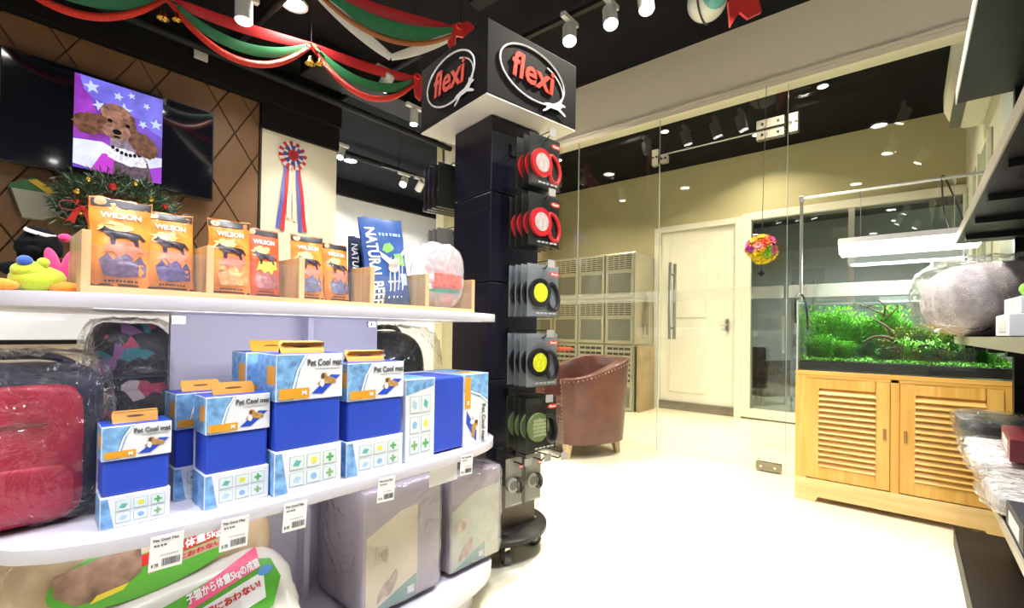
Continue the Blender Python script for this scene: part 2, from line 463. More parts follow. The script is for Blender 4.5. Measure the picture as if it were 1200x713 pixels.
for o, y0, y1 in ((g2, 2.315, 4.1), (g3, 1.55, 2.295), (dr, 0.655, 1.528), (g4, -2.4, 0.625)):
    MB().box(GX0-0.0012, GX0-0.0002, y0, y1, 1.20, 1.285).build('frosted_strip', FROST, o)
for s in (-1, 1):
    mb = MB(); xx = 3.64+s*0.05
    mb.cyl((xx, 1.43, 0.90), (xx, 1.43, 1.50), 0.014, n=14)
    for z in (0.99, 1.41): mb.cyl((3.64+s*0.006, 1.43, z), (xx, 1.43, z), 0.009, n=10)
    mb.build('pull_handle', STEEL, dr, smooth=40)
def patch(parent, y0, y1, z0, z1):
    mb = MB().box(3.618, 3.633, y0, y1, z0, z1).box(3.647, 3.662, y0, y1, z0, z1)
    o = mb.build('patch_fitting', M('satin_patch_metal', (0.34, 0.31, 0.23), 0.32, 1.0), parent, bevel=0.002)
    for yy in (y0+(y1-y0)*0.22, y0+(y1-y0)*0.78):
        MB().cyl((3.612, yy, (z0+z1)/2), (3.618, yy, (z0+z1)/2), 0.009, n=12).build('screw', CHROME, o)
patch(dr, 0.655, 0.83, 2.315, 2.373); patch(g5, 0.655, 0.83, 2.388, 2.452); patch(g4, 0.575, 0.630, 2.32, 2.45)
patch(dr, 1.475, 1.53, 2.31, 2.373); patch(g3, 1.547, 1.60, 2.30, 2.43); patch(dr, 0.66, 0.815, 0.012, 0.065)

# ================================================================== ceiling services
PIPE = M('dark_grey_pipe', (0.014, 0.015, 0.017), 0.6, spec=0.2)
def pipe(name, pts, r, label, hang=()):
    o = MB().tube(pts, r, 10).build(name, PIPE, None, smooth=50)
    return tag(o, label, 'pipe')
pipe('ceiling_pipe', [(0.2, 4.02, 3.02), (4.6, 4.02, 3.02)], 0.03, 'dark steel pipe running above the brown television wall')
pipe('ceiling_pipe', [(2.4, 5.2, 3.06), (8.0, 5.2, 3.06)], 0.035, 'dark steel pipe over the far recess')
pipe('ceiling_pipe', [(2.3, 2.9, 3.10), (2.3, 4.0, 3.10), (2.3, 6.3, 3.10)], 0.028, 'dark branch pipe crossing above the white rosette wall')
pipe('ceiling_pipe', [(1.35, 1.6, 3.11), (1.35, 4.1, 3.11)], 0.025, 'dark pipe above the ribbon garland')
o = MB().box(1.75, 3.3, 3.45, 3.75, 2.98, 3.165).build('air_duct', M('dark_duct_sheet', (0.011, 0.011, 0.012), 0.6, spec=0.2), None, bevel=0.008)
tag(o, 'square dark sheet metal air duct under the black ceiling', 'duct')
o = MB().box(2.12, 2.22, 0.1, 2.2, 3.08, 3.165).build('cable_tray', MATS['dark_duct_sheet'], None)
tag(o, 'long dark cable tray under the ceiling beside the spotlight track', 'cable tray')

LENS = M('lamp_lens', (1, 0.97, 0.9), 0.3, emit=20.0, ecol=(1, 0.97, 0.9))
WMET = M('white_lamp_housing', (0.72, 0.72, 0.70), 0.4)
def head(name, loc, aim, label, group=None, watts=0, r=0.045, col=WARM, lit=True, L=0.13, spot=55):
    """track spotlight: adapter, stem, barrel, lens"""
    t = thing(name, label, 'spotlight', loc, 0, group)
    MB().box(-0.085, 0.085, -0.018, 0.018, -0.03, 0.0).build('adapter', WMET, t, bevel=0.003)
    MB().cyl((0, 0, -0.03), (0, 0, -0.085), 0.009, n=8).build('stem', WMET, t)
    d = (Vector(aim)-Vector(loc)).normalized(); c = Vector((0, 0, -0.105))
    a, b = c-d*L*0.45, c+d*L*0.55
    MB().cyl(a-d*0.012, a, r*0.7, r, 20).cyl(a, b, r, r*1.02, 20).build('barrel', WMET, t, smooth=40)
    MB().cyl(b, b+d*0.004, r*0.86, n=20).build('lens', LENS if lit else M('lamp_lens_dim', (0.5, 0.5, 0.48), 0.2), t)
    if watts:
        ld = bpy.data.lights.new('spot_beam', 'SPOT'); ld.energy = watts; ld.color = col; ld.spot_size = R(spot); ld.spot_blend = 0.6; ld.shadow_soft_size = 0.035
        lo = bpy.data.objects.new('spot_beam', ld); COL.objects.link(lo); lo.parent = t
        lo.location = b+d*0.012; lo.rotation_euler = d.to_track_quat('-Z', 'Y').to_euler()
    return t
TRACKM = M('black_track', (0.02, 0.02, 0.02), 0.4)
def track(p0, p1, label):
    p0, p1 = Vector(p0), Vector(p1); d = p1-p0
    t = thing('light_track', label, 'light track', p0, math.atan2(d.y, d.x))
    MB().box(0, d.length, -0.017, 0.017, 0, 0.03).build('rail', TRACKM, t)
    for q in (0.12, 0.5, 0.88):
        MB().cyl((d.length*q, 0, 0.03), (d.length*q, 0, 3.172-p0.z), 0.006, n=8).build('hanger_rod', TRACKM, t)
track((2.55, 3.0, 3.02), (2.62, 0.2, 3.02), 'black lighting track over the aisle beside the glass front')
head('track_spotlight', (2.565, 2.14, 3.02), (1.9, 1.9, 0.6), 'white track spotlight half hidden behind the black sign box', lit=False)
head('track_spotlight', (2.58, 1.72, 3.02), (1.6, 1.0, 0), 'lit white track spotlight next to the black sign box', watts=34)
head('track_spotlight', (2.595, 1.43, 3.02), (1.7, 0.7, 0), 'lit white track spotlight in the middle of the aisle track', watts=34)
head('track_spotlight', (2.60, 1.20, 3.02), (1.9, 0.5, 0), 'lit white track spotlight near the hanging ball ornament', watts=34)
track((3.3, 4.9, 2.92), (5.3, 4.75, 2.92), 'black lighting track hung in the dark recess')
GT = 'spotlights on the recess track'
head('track_spotlight', (3.62, 4.876, 2.92), (2.7, 4.2, 1.6), 'lit white track spotlight at the end of the recess track', GT, watts=40)
for i in range(3):
    head('track_spotlight', (3.86+0.23*i, 4.858-0.0172*i, 2.92), (4.0+0.3*i, 6.4, 1.6), 'unlit white track spotlight in the row on the recess track', GT, lit=False)
head('ceiling_spotlight', (2.66, 4.70, 2.95), (2.1, 4.2, 1.7), 'small white spotlight beside the edge of the rosette wall', watts=18, r=0.035)
head('ceiling_spotlight', (1.12, 3.16, 3.02), (1.1, 3.0, 0.0), 'white ceiling spotlight behind the green and red garland', watts=50, r=0.05)
head('ceiling_spotlight', (2.15, 3.15, 3.0), (1.95, 4.2, 1.8), 'white ceiling spotlight under the second garland swag', watts=40, r=0.045)
head('ceiling_spotlight', (2.62, 3.40, 2.96), (2.4, 3.2, 0), 'small lit spotlight below the red ribbon bow', r=0.035)
head('ceiling_spotlight', (0.75, 0.15, 3.12), (0.42, 1.15, 0.6), 'white ceiling spotlight aimed at the blue boxes', watts=45, col=COOL, spot=50)
head('ceiling_spotlight', (0.15, -0.1, 3.12), (0.1, 1.2, 0.7), 'white ceiling spotlight aimed at the red bag', watts=36, col=COOL, spot=45)
head('ceiling_spotlight', (1.6, 0.05, 3.12), (1.1, 1.15, 0.5), 'white ceiling spotlight aimed at the wrapped boxes', watts=36, col=COOL, spot=45)
DLAB = ['the aisle before the aquarium', 'the leather armchair', 'the open floor facing the blue boxes', 'the floor facing the red bag', 'the floor before the rosette wall', 'the white service counter', 'the floor beyond the rounded shelf end', 'the back of the black shelving', 'the rear aisle facing the display shelf', 'the rear corner of the shop', 'the near end of the white recess cabinet', 'the far end of the white recess cabinet',
        'the floor between aquarium and inner window', 'the floor inside the glass door', 'the floor before the kennels', 'the inner window frame', 'the product rack in the inner room', 'the far side of the inner room']
RING = M('white_trim_ring', (0.8, 0.8, 0.78), 0.4)
for i, (x, y, z, wt, c) in enumerate(DOWN):
    where = ('back room behind the glass' if 3.7 < x < 5.9 and y < 4.1 else 'inner room beyond the window' if x > 5.9 and y < 4 else 'shop floor')
    t = thing('downlight', 'round recessed downlight in the black ceiling above '+DLAB[i], 'downlight', (x, y, z), 0, 'recessed downlights of the '+where)
    mb = MB()
    mb.lathe([(0.068, 0.03), (0.068, 0.004), (0.085, 0.0), (0.085, 0.012), (0.072, 0.03)], 24)
    mb.build('trim_ring', RING, t, smooth=40)
    MB().cyl((0, 0, 0.004), (0, 0, 0.010), 0.066, n=24).build('lens', LENS, t)
    if z < 3.1: t.scale = (0.5, 0.5, 0.5)
o = MB().box(0, 0.09, -0.02, 0, 0, 0.09).box(0.05, 0.078, -0.024, -0.02, 0.03, 0.07).build('emergency_lamp', M('off_white_plastic', (0.6, 0.6, 0.58), 0.5), None, loc=(1.12, 4.12, 2.97), bevel=0.003)
tag(o, 'small white wall box on the black band over the television', 'wall box')

# ================================================================== white double sided display gondola with rounded shelves
LAV = M('lavender_grey_panel', (0.70, 0.68, 0.80), 0.35, var=0.02, vs=2)
CX, CY, SA, SB, SP = 0.66, 1.45, 0.645, 0.405, 4.4
def shelf_outline(k=1.0, n=72):
    out = []
    for i in range(n):
        t = 2*PI*i/n; c, s = math.cos(t), math.sin(t)
        q = (abs(c)**SP+abs(s)**SP)**(-1/SP)
        out.append((SA*k*c*q, SB*k*s*q))
    return out
gd = thing('display_gondola', 'white three tier display shelf with rounded ends and lavender spine panel', 'shelf unit', (CX, CY, 0))
for z0, z1 in ((0.10, 0.13), (0.545, 0.57), (0.98, 1.006)):
    MB().prism(shelf_outline(), z0, z1).build('shelf', WHITE, gd, smooth=30, bevel=0.003)
for z0, z1 in ((0.13, 0.545), (0.57, 0.98)):
    MB().box(-0.305, 0.305, -0.009, 0.009, z0, z1).build('spine_panel', LAV, gd)
    MB().box(0.032, 0.050, -0.055, -0.009, z0, z1).build('spine_fin', LAV, gd)
for zz, pw in ((0.98, 1.5), (0.545, 0.55)):  # glowing strips and lamps added under two shelves to brighten panel and goods
    glow_strip = MB().box(-0.50, 0.50, -0.335, -0.325, zz-0.0008, zz+0.001).build('added_glow_strip', M('added_strip_glow', (1, 1, 1), 0.4, emit=1.2, ecol=(0.93, 0.92, 1.0)), gd)
    ldl = bpy.data.lights.new('added_shelf_fill', 'AREA'); ldl.shape = 'RECTANGLE'; ldl.size = 1.0; ldl.size_y = 0.012; ldl.energy = pw; ldl.color = (0.93, 0.92, 1.0)
    lob = bpy.data.objects.new('added_shelf_fill', ldl); COL.objects.link(lob); lob.parent = gd; lob.location = (0, -0.33, zz-0.004); lob.rotation_euler = (R(38), 0, 0)
MB().prism(shelf_outline(0.9), 0.0, 0.10).build('plinth', M('grey_plinth', (0.5, 0.5, 0.52), 0.4), gd, smooth=30)
for x in (-0.29, 0.28):
    MB().box(x-0.015, x+0.015, -0.016, -0.009, 0.955, 0.975).cyl((x, -0.02, 0.965), (x, -0.016, 0.965), 0.005, n=8).build('bracket_clip', STEEL, gd)

def supere(c, a, p=3.0, nu=40, nv=24, amp=0.0, fs=6.0, seed=0.0, mb=None, mi=0):
    mb = mb or MB()
    def fn(d):
        q = (abs(d.x)**p+abs(d.y)**p+abs(d.z)**p)**(-1/p)
        if amp:
            w_ = Vector((d.x*a[0], d.y*a[1], d.z*a[2]))*q*fs/max(a)+Vector((seed, seed*1.7, -seed))
            q *= 1+amp*noise.noise(w_)+amp*0.5*noise.noise(w_*2.3)
        return q
    return mb.sphere(c, a, nu, nv, mi, fn)
def sup_front(a, p, off=0.0):
    """height of a superellipsoid's front (-y) face over (x,z) about its centre"""
    def f(u, v, o=0.0):
        r_ = max(0.02, 1-abs(u/a[0])**p-abs(v/a[2])**p)
        return Vector((u, -a[1]*r_**(1/p)-o-off, v))
    return f

# ---- wooden tray with clear fronts on the top shelf
OAK = wood('pale_oak', (0.50, 0.33, 0.15), (0.66, 0.46, 0.24), 'x', 10)
OAKZ = wood('pale_oak_upright', (0.50, 0.33, 0.15), (0.66, 0.46, 0.24), 'z', 10)
ACRYL = glassy('clear_acrylic', (0.97, 0.97, 0.96), 0.9, 0.02, 1.49, white=0.03)
TX = [0.145, 0.345, 0.545, 0.745, 0.942, 1.145]
ty0, ty1, tz = 1.15, 1.285, 1.006
tr = thing('tray_divider_box', 'pale oak tray with five compartments and clear acrylic fronts on the top shelf', 'tray', (0.645, 1.2, tz))
def TB(x0, x1, y0, y1, z0, z1): return MB().box(x0-0.645, x1-0.645, y0-1.2, y1-1.2, z0-tz, z1-tz)
TB(TX[0], TX[-1]+0.014, ty0, ty1, tz, tz+0.016).build('base_board', OAK, tr, bevel=0.001)
TB(TX[0], TX[-1]+0.014, ty1, ty1+0.012, tz, tz+0.075).build('back_board', OAK, tr, bevel=0.001)
for x in TX:
    TB(x, x+0.014, ty0, ty1, tz+0.016, tz+0.118).build('divider', OAKZ, tr, bevel=0.001)
for a_, b_ in zip(TX[:-1], TX[1:]):
    TB(a_+0.015, b_-0.001, ty0+0.003, ty0+0.006, tz+0.016, tz+0.095).build('acrylic_front', ACRYL, tr)

# ---- food pouches
WOLF = [(-.95,.35),(-.8,.55),(-.72,.78),(-.62,.6),(-.3,.42),(.45,.38),(.7,.3),(.97,-.25),(.86,-.3),(.66,.0),(.62,-.3),(.68,-.85),(.5,-.85),(.42,-.35),(.1,-.15),(-.25,-.2),(-.3,-.85),(-.48,-.85),(-.5,-.1),(-.68,.1),(-.75,.28)]
ORANGE = M('orange_foil', (0.80, 0.24, 0.035), 0.3, var=0.45, vs=22, coat=0.3)
REDF = M('red_orange_foil', (0.72, 0.10, 0.035), 0.32, var=0.25, vs=16, coat=0.3)
HEADB = M('black_pouch_header', (0.02, 0.018, 0.02), 0.35)
def pouch_shape(w, h, d):
    def f(u, v, o=0.0):
        a = max(0.0, 1-abs(2*u/w)**3.0); t = v/h
        b = (1-t)**0.55*min(1, 0.35+t*5)
        q = 0.0035*noise.noise(Vector((u*38, v*30, w*90)))+0.002*noise.noise(Vector((u*90, v*70, w*50)))
        e = 0.004*noise.noise(Vector((w*77, v*26, 3.0 if u > 0 else 8.0)))*abs(2*u/w)
        zt = 0.006*noise.noise(Vector((u*45, w*60, 2)))*max(0, t-0.8)*5
        return Vector((u+e-0.03*u*math.sin(t*PI), -(d/2)*(a*b*0.9+0.04)-q*a-o, v+zt))
    return f
def pouch(name, label, loc, rz, w, h, d, mat, tilt=0.0, title='WILSON', blob=(0.85, 0.2, 0.12), food=(0.12, 0.07, 0.16), group=None, accent=None):
    t = thing(name, label, 'pouch', loc, rz, group, rot=(tilt, 0, rz))
    f = pouch_shape(w, h, d)
    mb = MB()
    mb.grid(lambda a, b: f((a-0.5)*w, b*h), 14, 16)
    mb.grid(lambda a, b: f((a-0.5)*w, b*h)*1 if False else Vector(((a-0.5)*w, -f((a-0.5)*w, b*h).y, b*h)), 14, 16)
    mb.build('pouch_body', mat, t, smooth=60)
    W, H = w/2, h
    decal('header_band', rect(-W*0.97, W*0.97, H*0.90, H*0.985), HEADB, t, 0.0012, wrap=f)
    decal('header_photo', ell(-W*0.68, H*0.945, W*0.2, H*0.045, 12), M('header_dog_print', (0.55, 0.32, 0.15), 0.4), t, 0.0018, wrap=f)
    text(title, h*0.085, WINK, t, (0, H*0.80), wrap=lambda x, y, z: f(x, y, 0.0015+max(0, z)), width=w*0.66, bold=h*0.0022)
    decal('light_flash', ell(-W*0.25, H*0.665, W*0.55, H*0.065, 22, 0.1, 0.25, random.Random(int(w*1e4))), M('pale_flash_print', (0.90, 0.52, 0.20), 0.4, var=0.3, vs=60), t, 0.0012, wrap=f)
    decal('food_photo', [(-W*0.55, H*0.13), (-W*0.1, H*0.11), (W*0.4, H*0.13), (W*0.78, H*0.14), (W*0.85, H*0.27), (W*0.62, H*0.37), (W*0.4, H*0.30), (W*0.2, H*0.40), (-W*0.1, H*0.38), (-W*0.25, H*0.30), (-W*0.45, H*0.38), (-W*0.7, H*0.30)], M('food_print_%g' % food[0], food, 0.4, var=0.5, vs=90), t, 0.0012, wrap=f)
    decal('colour_blob', [(-W*0.6, H*0.38), (-W*0.3, H*0.40), (-W*0.1, H*0.34), (W*0.15, H*0.39), (W*0.4, H*0.33), (W*0.5, H*0.40), (W*0.78, H*0.42), (W*0.66, H*0.47), (W*0.7, H*0.53), (W*0.1, H*0.51), (-W*0.4, H*0.52), (-W*0.45, H*0.46)], M('blob_print_%g' % blob[1], blob, 0.4), t, 0.0017, wrap=f)
    decal('wolf_silhouette', xf(WOLF, W*0.02, H*0.58, W*0.80, H*0.125), M('wolf_print', (0.03, 0.02, 0.035), 0.4), t, 0.0022, wrap=f)
    fine_print(t, -W*0.55, W*0.55, H*0.065, 0.0016, H*0.02, HEADB, wrap=f)
    decal('bottom_band', rect(-W*0.96, W*0.96, 0.004, H*0.045), HEADB, t, 0.0012, wrap=f)
    return t
pz = tz+0.0165
pouch('food_pouch', 'orange food pouch with wolf print nearest the plush toys', (0.213, 1.215, pz), R(-4), 0.10, 0.182, 0.045, ORANGE, tilt=R(-4))
pouch('food_pouch', 'orange food pouch with purple food photo beside the first oak divider', (0.297, 1.215, pz), R(3), 0.088, 0.172, 0.042, ORANGE, tilt=R(-5), food=(0.09, 0.06, 0.2))
pouch('food_pouch', 'tall orange food pouch with pale flash in the second tray compartment', (0.413, 1.215, pz), R(-2), 0.088, 0.178, 0.042, ORANGE, tilt=R(-4), food=(0.72, 0.33, 0.12), blob=(0.80, 0.16, 0.10))
pouch('food_pouch', 'red food pouch with yellow print in the second tray compartment', (0.493, 1.225, pz), R(2), 0.078, 0.172, 0.04, REDF, tilt=R(-5), blob=(0.85, 0.75, 0.05), food=(0.35, 0.12, 0.12))
pouch('food_pouch', 'wide orange food pouch in the third tray compartment', (0.60, 1.215, pz), R(-2), 0.086, 0.172, 0.042, ORANGE, tilt=R(-4), food=(0.14, 0.14, 0.24))
pouch('food_pouch', 'narrow orange food pouch beside the blue natural beef bag', (0.688, 1.225, pz), R(3), 0.078, 0.166, 0.04, ORANGE, tilt=R(-6), food=(0.10, 0.11, 0.22))
# blue bag
BLUEF = M('blue_matte_foil', (0.03, 0.085, 0.28), 0.42, var=0.2, vs=14)
def blue_bag(label, loc, rz, w, h, d, tilt, full=True, roll=0.0):
    t = thing('treat_bag', label, 'bag', loc, 0, rot=(tilt, roll, rz))
    f = pouch_shape(w, h, d)
    mb = MB(); mb.grid(lambda a, b: f((a-0.5)*w, b*h), 14, 16)
    mb.grid(lambda a, b: Vector(((a-0.5)*w, -f((a-0.5)*w, b*h).y, b*h)), 14, 16)
    mb.build('bag_body', BLUEF if full else M('dark_navy_foil', (0.02, 0.03, 0.07), 0.4), t, smooth=60)
    W, H = w/2, h
    if full:
        def wv(x, y, z): return f(-W*0.66+y, H*0.46-x, 0.0015+max(0, z))
        text('NATURAL BEEF', h*0.19, WINK, t, (0, 0), wrap=wv, width=h*0.86, bold=h*0.005)
        fine_print(t, -W*0.3, W*0.85, H*0.80, 0.0015, H*0.035, M('pale_blue_ink', (0.35, 0.5, 0.75), 0.5), wrap=f, n=7)
        fine_print(t, -W*0.2, W*0.4, H*0.26, 0.0017, H*0.02, WINK, wrap=f, n=6)
        decal('white_swoosh', [(-W*0.4, H*0.62), (W*0.1, H*0.52), (W*0.45, H*0.55), (W*0.95, H*0.66), (W*0.9, H*0.60), (W*0.45, H*0.50), (0, H*0.46), (-W*0.35, H*0.55)], WINK, t, 0.00125, wrap=f)
        decal('leaf_print', ell(W*0.02, H*0.66, W*0.3, H*0.06, 14, 0.3, 0.2), M('green_leaf_print', (0.18, 0.5, 0.10), 0.5), t, 0.0014, wrap=f)
        decal('leaf_print', ell(W*0.55, H*0.52, W*0.33, H*0.075, 14, -0.3, 0.2), MATS['green_leaf_print'], t, 0.0014, wrap=f)
        decal('meat_print', ell(W*0.15, H*0.44, W*0.26, H*0.07, 14, 0.2, 0.15), M('beige_meat_print', (0.5, 0.42, 0.36), 0.5), t, 0.0016, wrap=f)
        decal('info_panel', rect(W*0.45, W*0.85, H*0.22, H*0.36), M('info_panel_print', (0.45, 0.55, 0.72), 0.5), t, 0.0014, wrap=f)
        for k in range(4):
            decal('white_swirl', [(W*(-0.25+0.2*k), H*0.08), (W*(-0.20+0.2*k), H*0.08), (W*(0.12+0.2*k), H*0.55), (W*(0.07+0.2*k), H*0.55)], WINK, t, 0.0013, wrap=f)
    else:
        text('NATURAL BEEF', h*0.15, WINK, t, (0, 0), wrap=lambda x, y, z: f(-W*0.5+y, H*0.46-x, 0.0015+max(0, z)), width=h*0.86, bold=h*0.004)
    return t
blue_bag('tall blue treat bag with white vertical lettering leaning in the oak tray', (0.858, 1.215, pz), R(8), 0.172, 0.262, 0.055, R(-3), roll=R(-7))
blue_bag('dark narrow bag behind the tall blue treat bag', (0.772, 1.255, pz), R(10), 0.07, 0.20, 0.03, R(-2), full=False)
t = thing('treat_bag', 'clear white bag of red and pink treats at the end of the oak tray', 'bag', (1.045, 1.21, pz))
supere((0, 0, 0.110), (0.098, 0.05, 0.108), 3.0, 36, 22, 0.05, 5, 3.1).build('bag_film', glassy('milky_film', (0.97, 0.95, 0.95), 0.8, 0.2, 1.5, white=0.36, wcol=(0.95, 0.90, 0.90), bump=0.35, bs=9), t, smooth=60)
f = sup_front((0.098, 0.05, 0.108), 3.0, 0.002)
for k in range(16):
    x_, z_ = rnd.uniform(-0.065, 0.065), rnd.uniform(0.02, 0.16)
    MB().sphere((x_, rnd.uniform(-0.02, 0.015), z_), (rnd.uniform(0.012, 0.02), 0.01, rnd.uniform(0.01, 0.02)), 10, 7).build('treat', M('pink_red_treat', (0.85, 0.16, 0.14), 0.5, var=0.3, vs=40), t, smooth=60)
decal('red_print', rect(-0.06, 0.06, -0.045, 0.0), M('coral_print', (0.82, 0.16, 0.13), 0.5, var=0.4, vs=60), t, 0.002, wrap=lambda u, v, o: f(u, v, o)+Vector((0, 0, 0.110)), cuts=3)
decal('green_stripe', rect(-0.085, 0.05, -0.062, -0.052), M('teal_print', (0.1, 0.42, 0.3), 0.5), t, 0.002, wrap=lambda u, v, o: f(u, v, o)+Vector((0, 0, 0.110)), cuts=3)

# ---- pet cool mat boxes
CARD = M('white_printed_card', (0.84, 0.86, 0.90), 0.38, coat=0.2)
MATB = M('royal_blue_gel_mat', (0.025, 0.075, 0.56), 0.42, var=0.06, vs=8, bump=0.06, bs=50)
CARDB = M('blue_snow_print', (0.20, 0.42, 0.82), 0.4, var=0.45, vs=55)
CARDO = M('orange_card', (0.80, 0.36, 0.025), 0.45, var=0.06)
DOGT = M('tan_dog_print', (0.50, 0.27, 0.08), 0.5, var=0.3, vs=150)
ICONG = M('icon_frame_print', (0.42, 0.52, 0.50), 0.5)
ICOLS = [M('icon_teal', (0.12, 0.45, 0.42), .5), M('icon_yellow', (0.75, 0.72, 0.08), .5), M('icon_green', (0.10, 0.42, 0.12), .5), M('icon_paleblue', (0.45, 0.62, 0.75), .5), M('icon_blue', (0.25, 0.45, 0.7), .5), M('icon_olive', (0.25, 0.45, 0.18), .5)]
LYING = [(-1, -.4), (-.55, .1), (-.6, .55), (-.4, .85), (-.05, .8), (.05, .45), (.5, .35), (.95, .1), (1, -.35), (.3, -.45), (-.3, -.35)]
SIGNS = [lambda x, y, a, b: [(x-a, y-b*0.5), (x-a*0.2, y+b*0.7), (x+a, y+b*0.3), (x+a*0.3, y-b*0.8)], lambda x, y, a, b: ell(x, y, a*0.75, b*0.75, 12), lambda x, y, a, b: [(x-a*0.3, y-b), (x+a*0.3, y-b), (x+a*0.3, y-b*0.3), (x+a*0.9, y-b*0.3), (x+a*0.9, y+b*0.3), (x+a*0.3, y+b*0.3), (x+a*0.3, y+b), (x-a*0.3, y+b), (x-a*0.3, y+b*0.3), (x-a*0.9, y+b*0.3), (x-a*0.9, y-b*0.3), (x-a*0.3, y-b*0.3)]]
def matbox(label, loc, rz, w, d, h, flaps=1, group='blue cooling mat boxes', rot=None, plain=False, zoff=0.0):
    t = thing('cooling_mat_box', label, 'box', loc, rz, group, rot=rot)
    T = Matrix.Translation((0, 0, zoff))
    y0 = -d/2; zl, zh = h*0.31, h*0.665
    def B(): mb = MB(); mb.T = T.copy(); return mb
    mb = B().box(-w/2, w/2, y0, d/2, 0, zl)
    mb.build('card_base', CARD, t, bevel=0.001, seg=1)
    B().box(-w/2, w/2, y0, d/2, zh, h).build('card_top', CARD, t, bevel=0.001, seg=1)
    B().box(-w/2, w/2, d/2-0.004, d/2, zl, zh).build('card_back', CARD, t)
    B().box(-w*0.485, w*0.485, y0+0.003, d/2-0.005, zl-0.001, zh+0.001).build('gel_mat', MATB, t, bevel=0.006)
    def D(nm, poly, mt, o=0.0): return _flat(nm, poly, mt, t, y0-0.0006-o, T)
    W = w/2
    # sides printed with snow pattern
    for s in (-1, 1):
        B().box(s*W-0.0005, s*W+0.0005, y0+0.002, d/2-0.002, zh+0.002, h-0.002).build('side_print', CARDB, t)
        B().box(s*W-0.0005, s*W+0.0005, y0+0.002, d/2-0.002, 0.002, zl-0.002).build('side_print', CARDB, t)
        B().box(s*W-0.001, s*W+0.001, y0+0.006, y0+d*0.45, zh+(h-zh)*0.35, zh+(h-zh)*0.75).build('orange_side_label', CARDO, t)
    B().box(-W*0.99, W*0.99, y0+0.002, d/2-0.002, h, h+0.0006).build('top_print', MATB, t)
    th = (h-zh)
    D('blue_corner_print', [(-W*0.98, zh+0.002), (-W*0.5, zh+0.002), (-W*0.42, zh+th*0.35), (-W*0.3, zh+th*0.7), (-W*0.1, h-0.002), (-W*0.98, h-0.002)], CARDB)
    D('navy_arc_print', [(-W*0.58, zh+th*0.24), (-W*0.5, zh+th*0.24), (-W*0.36, zh+th*0.65), (-W*0.12, h-0.003), (-W*0.24, h-0.003), (-W*0.44, zh+th*0.65)], M('navy_print', (0.06, 0.16, 0.42), 0.5), 0.0003)
    D('white_arc_print', [(-W*0.56, zh+th*0.24), (-W*0.5, zh+th*0.24), (-W*0.36, zh+th*0.65), (-W*0.12, h-0.003), (-W*0.21, h-0.003), (-W*0.42, zh+th*0.65)], WINK, 0.0005)
    D('orange_label', rect(-W*0.92, -W*0.05, zh+0.004, zh+(h-zh)*0.26), CARDO, 0.0006)
    th = (h-zh)
    text('Pet Cool mat', th*0.2, INK, t, T @ Vector((W*0.42, y0-0.0012, zh+th*0.80)), width=w*0.54, bold=0.0004)
    D('subtitle_line', rect(W*0.12, W*0.9, zh+th*0.655, zh+th*0.675), M('pale_grey_ink', (0.45, 0.45, 0.48), 0.6), 0.0002)
    text('M', th*0.14, WINK, t, T @ Vector((-W*0.2, y0-0.0018, zh+th*0.15)), bold=0.0004)
    D('mat_picture', [(W*0.02, zh+th*0.12), (W*0.36, zh+th*0.10), (W*0.92, zh+th*0.50), (W*0.62, zh+th*0.52)], MATB, 0.0004)
    D('dog_picture', xf(LYING, W*0.48, zh+th*0.40, W*0.30, th*0.20), DOGT, 0.0008)
    D('dog_chest_picture', ell(W*0.34, zh+th*0.34, W*0.07, th*0.09, 10), PAPER, 0.001)
    D('dog_ear_picture', ell(W*0.36, zh+th*0.50, W*0.06, th*0.06, 10), M('dark_ear_print', (0.12, 0.07, 0.04), 0.5), 0.0012)
    D('ice_print', [(-W*0.98, 0.002), (-W*0.62, 0.002), (-W*0.80, zl*0.95), (-W*0.98, zl*0.95)], CARDB)
    for r_ in range(2):
        for c_ in range(3):
            x0 = -W*0.58+c_*W*0.50; z0 = zl*(0.14+0.38*r_); iw, ih = W*0.42, zl*0.32
            o = D('icon', rect(x0, x0+iw, z0, z0+ih), ICONG, 0.0002)
            _flat('icon_field', rect(x0+iw*0.04, x0+iw*0.96, z0+ih*0.05, z0+ih*0.95), M('icon_field_print', (0.74, 0.82, 0.80), 0.5), o, y0-0.0012, T)
            _flat('icon_sign', SIGNS[(r_*3+c_) % 3](x0+iw/2, z0+ih*0.5, iw*0.30, ih*0.32), ICOLS[(r_*3+c_+3) % 6], o, y0-0.0016, T)
    if flaps:
        for k in range(flaps):
            yy = -d*0.12+0.03*k
            fm = B(); ww = w*0.33; fh = 0.16*w+0.010
            pts = [(-ww, 0), (ww, 0), (ww*1.03, fh*0.7), (ww*0.95, fh), (-ww*0.95, fh), (-ww*1.03, fh*0.7)]
            fm.T = T @ Matrix.Translation((W*0.05*k, yy, h)) @ Matrix.Rotation(R(-36 if k == 0 else 40), 4, 'X')
            fm.prism(pts, -0.001, 0.001, 'y')
            o = fm.build('carry_handle', CARDO, t)
            sl = B(); sl.T = fm.T.copy(); sl.prism(ell(0, fh*0.5, ww*0.4, 0.0022, 12), -0.0016, 0.0016, 'y')
            sl.build('handle_slot', M('handle_slot_dark', (0.16, 0.06, 0.01), 0.6), o)
    return t
def _flat(nm, poly, mt, par, y, T):
    mb = MB(); mb.T = T.copy(); mb.prism(poly, y, y+0.0006, 'y')
    return mb.build(nm, mt, par)
SZ = 0.5705
matbox('small blue cooling mat box with two stacked orange handles beside the red bag', (0.232, 1.166, SZ), R(-4), 0.106, 0.075, 0.190, 2)
matbox('blue cooling mat box with one orange handle next to the small box', (0.399, 1.143, SZ), R(-2), 0.125, 0.085, 0.232, 1)
matbox('narrow blue cooling mat box hidden behind the box beside the small one', (0.366, 1.245, SZ), R(0), 0.115, 0.08, 0.232, 1)
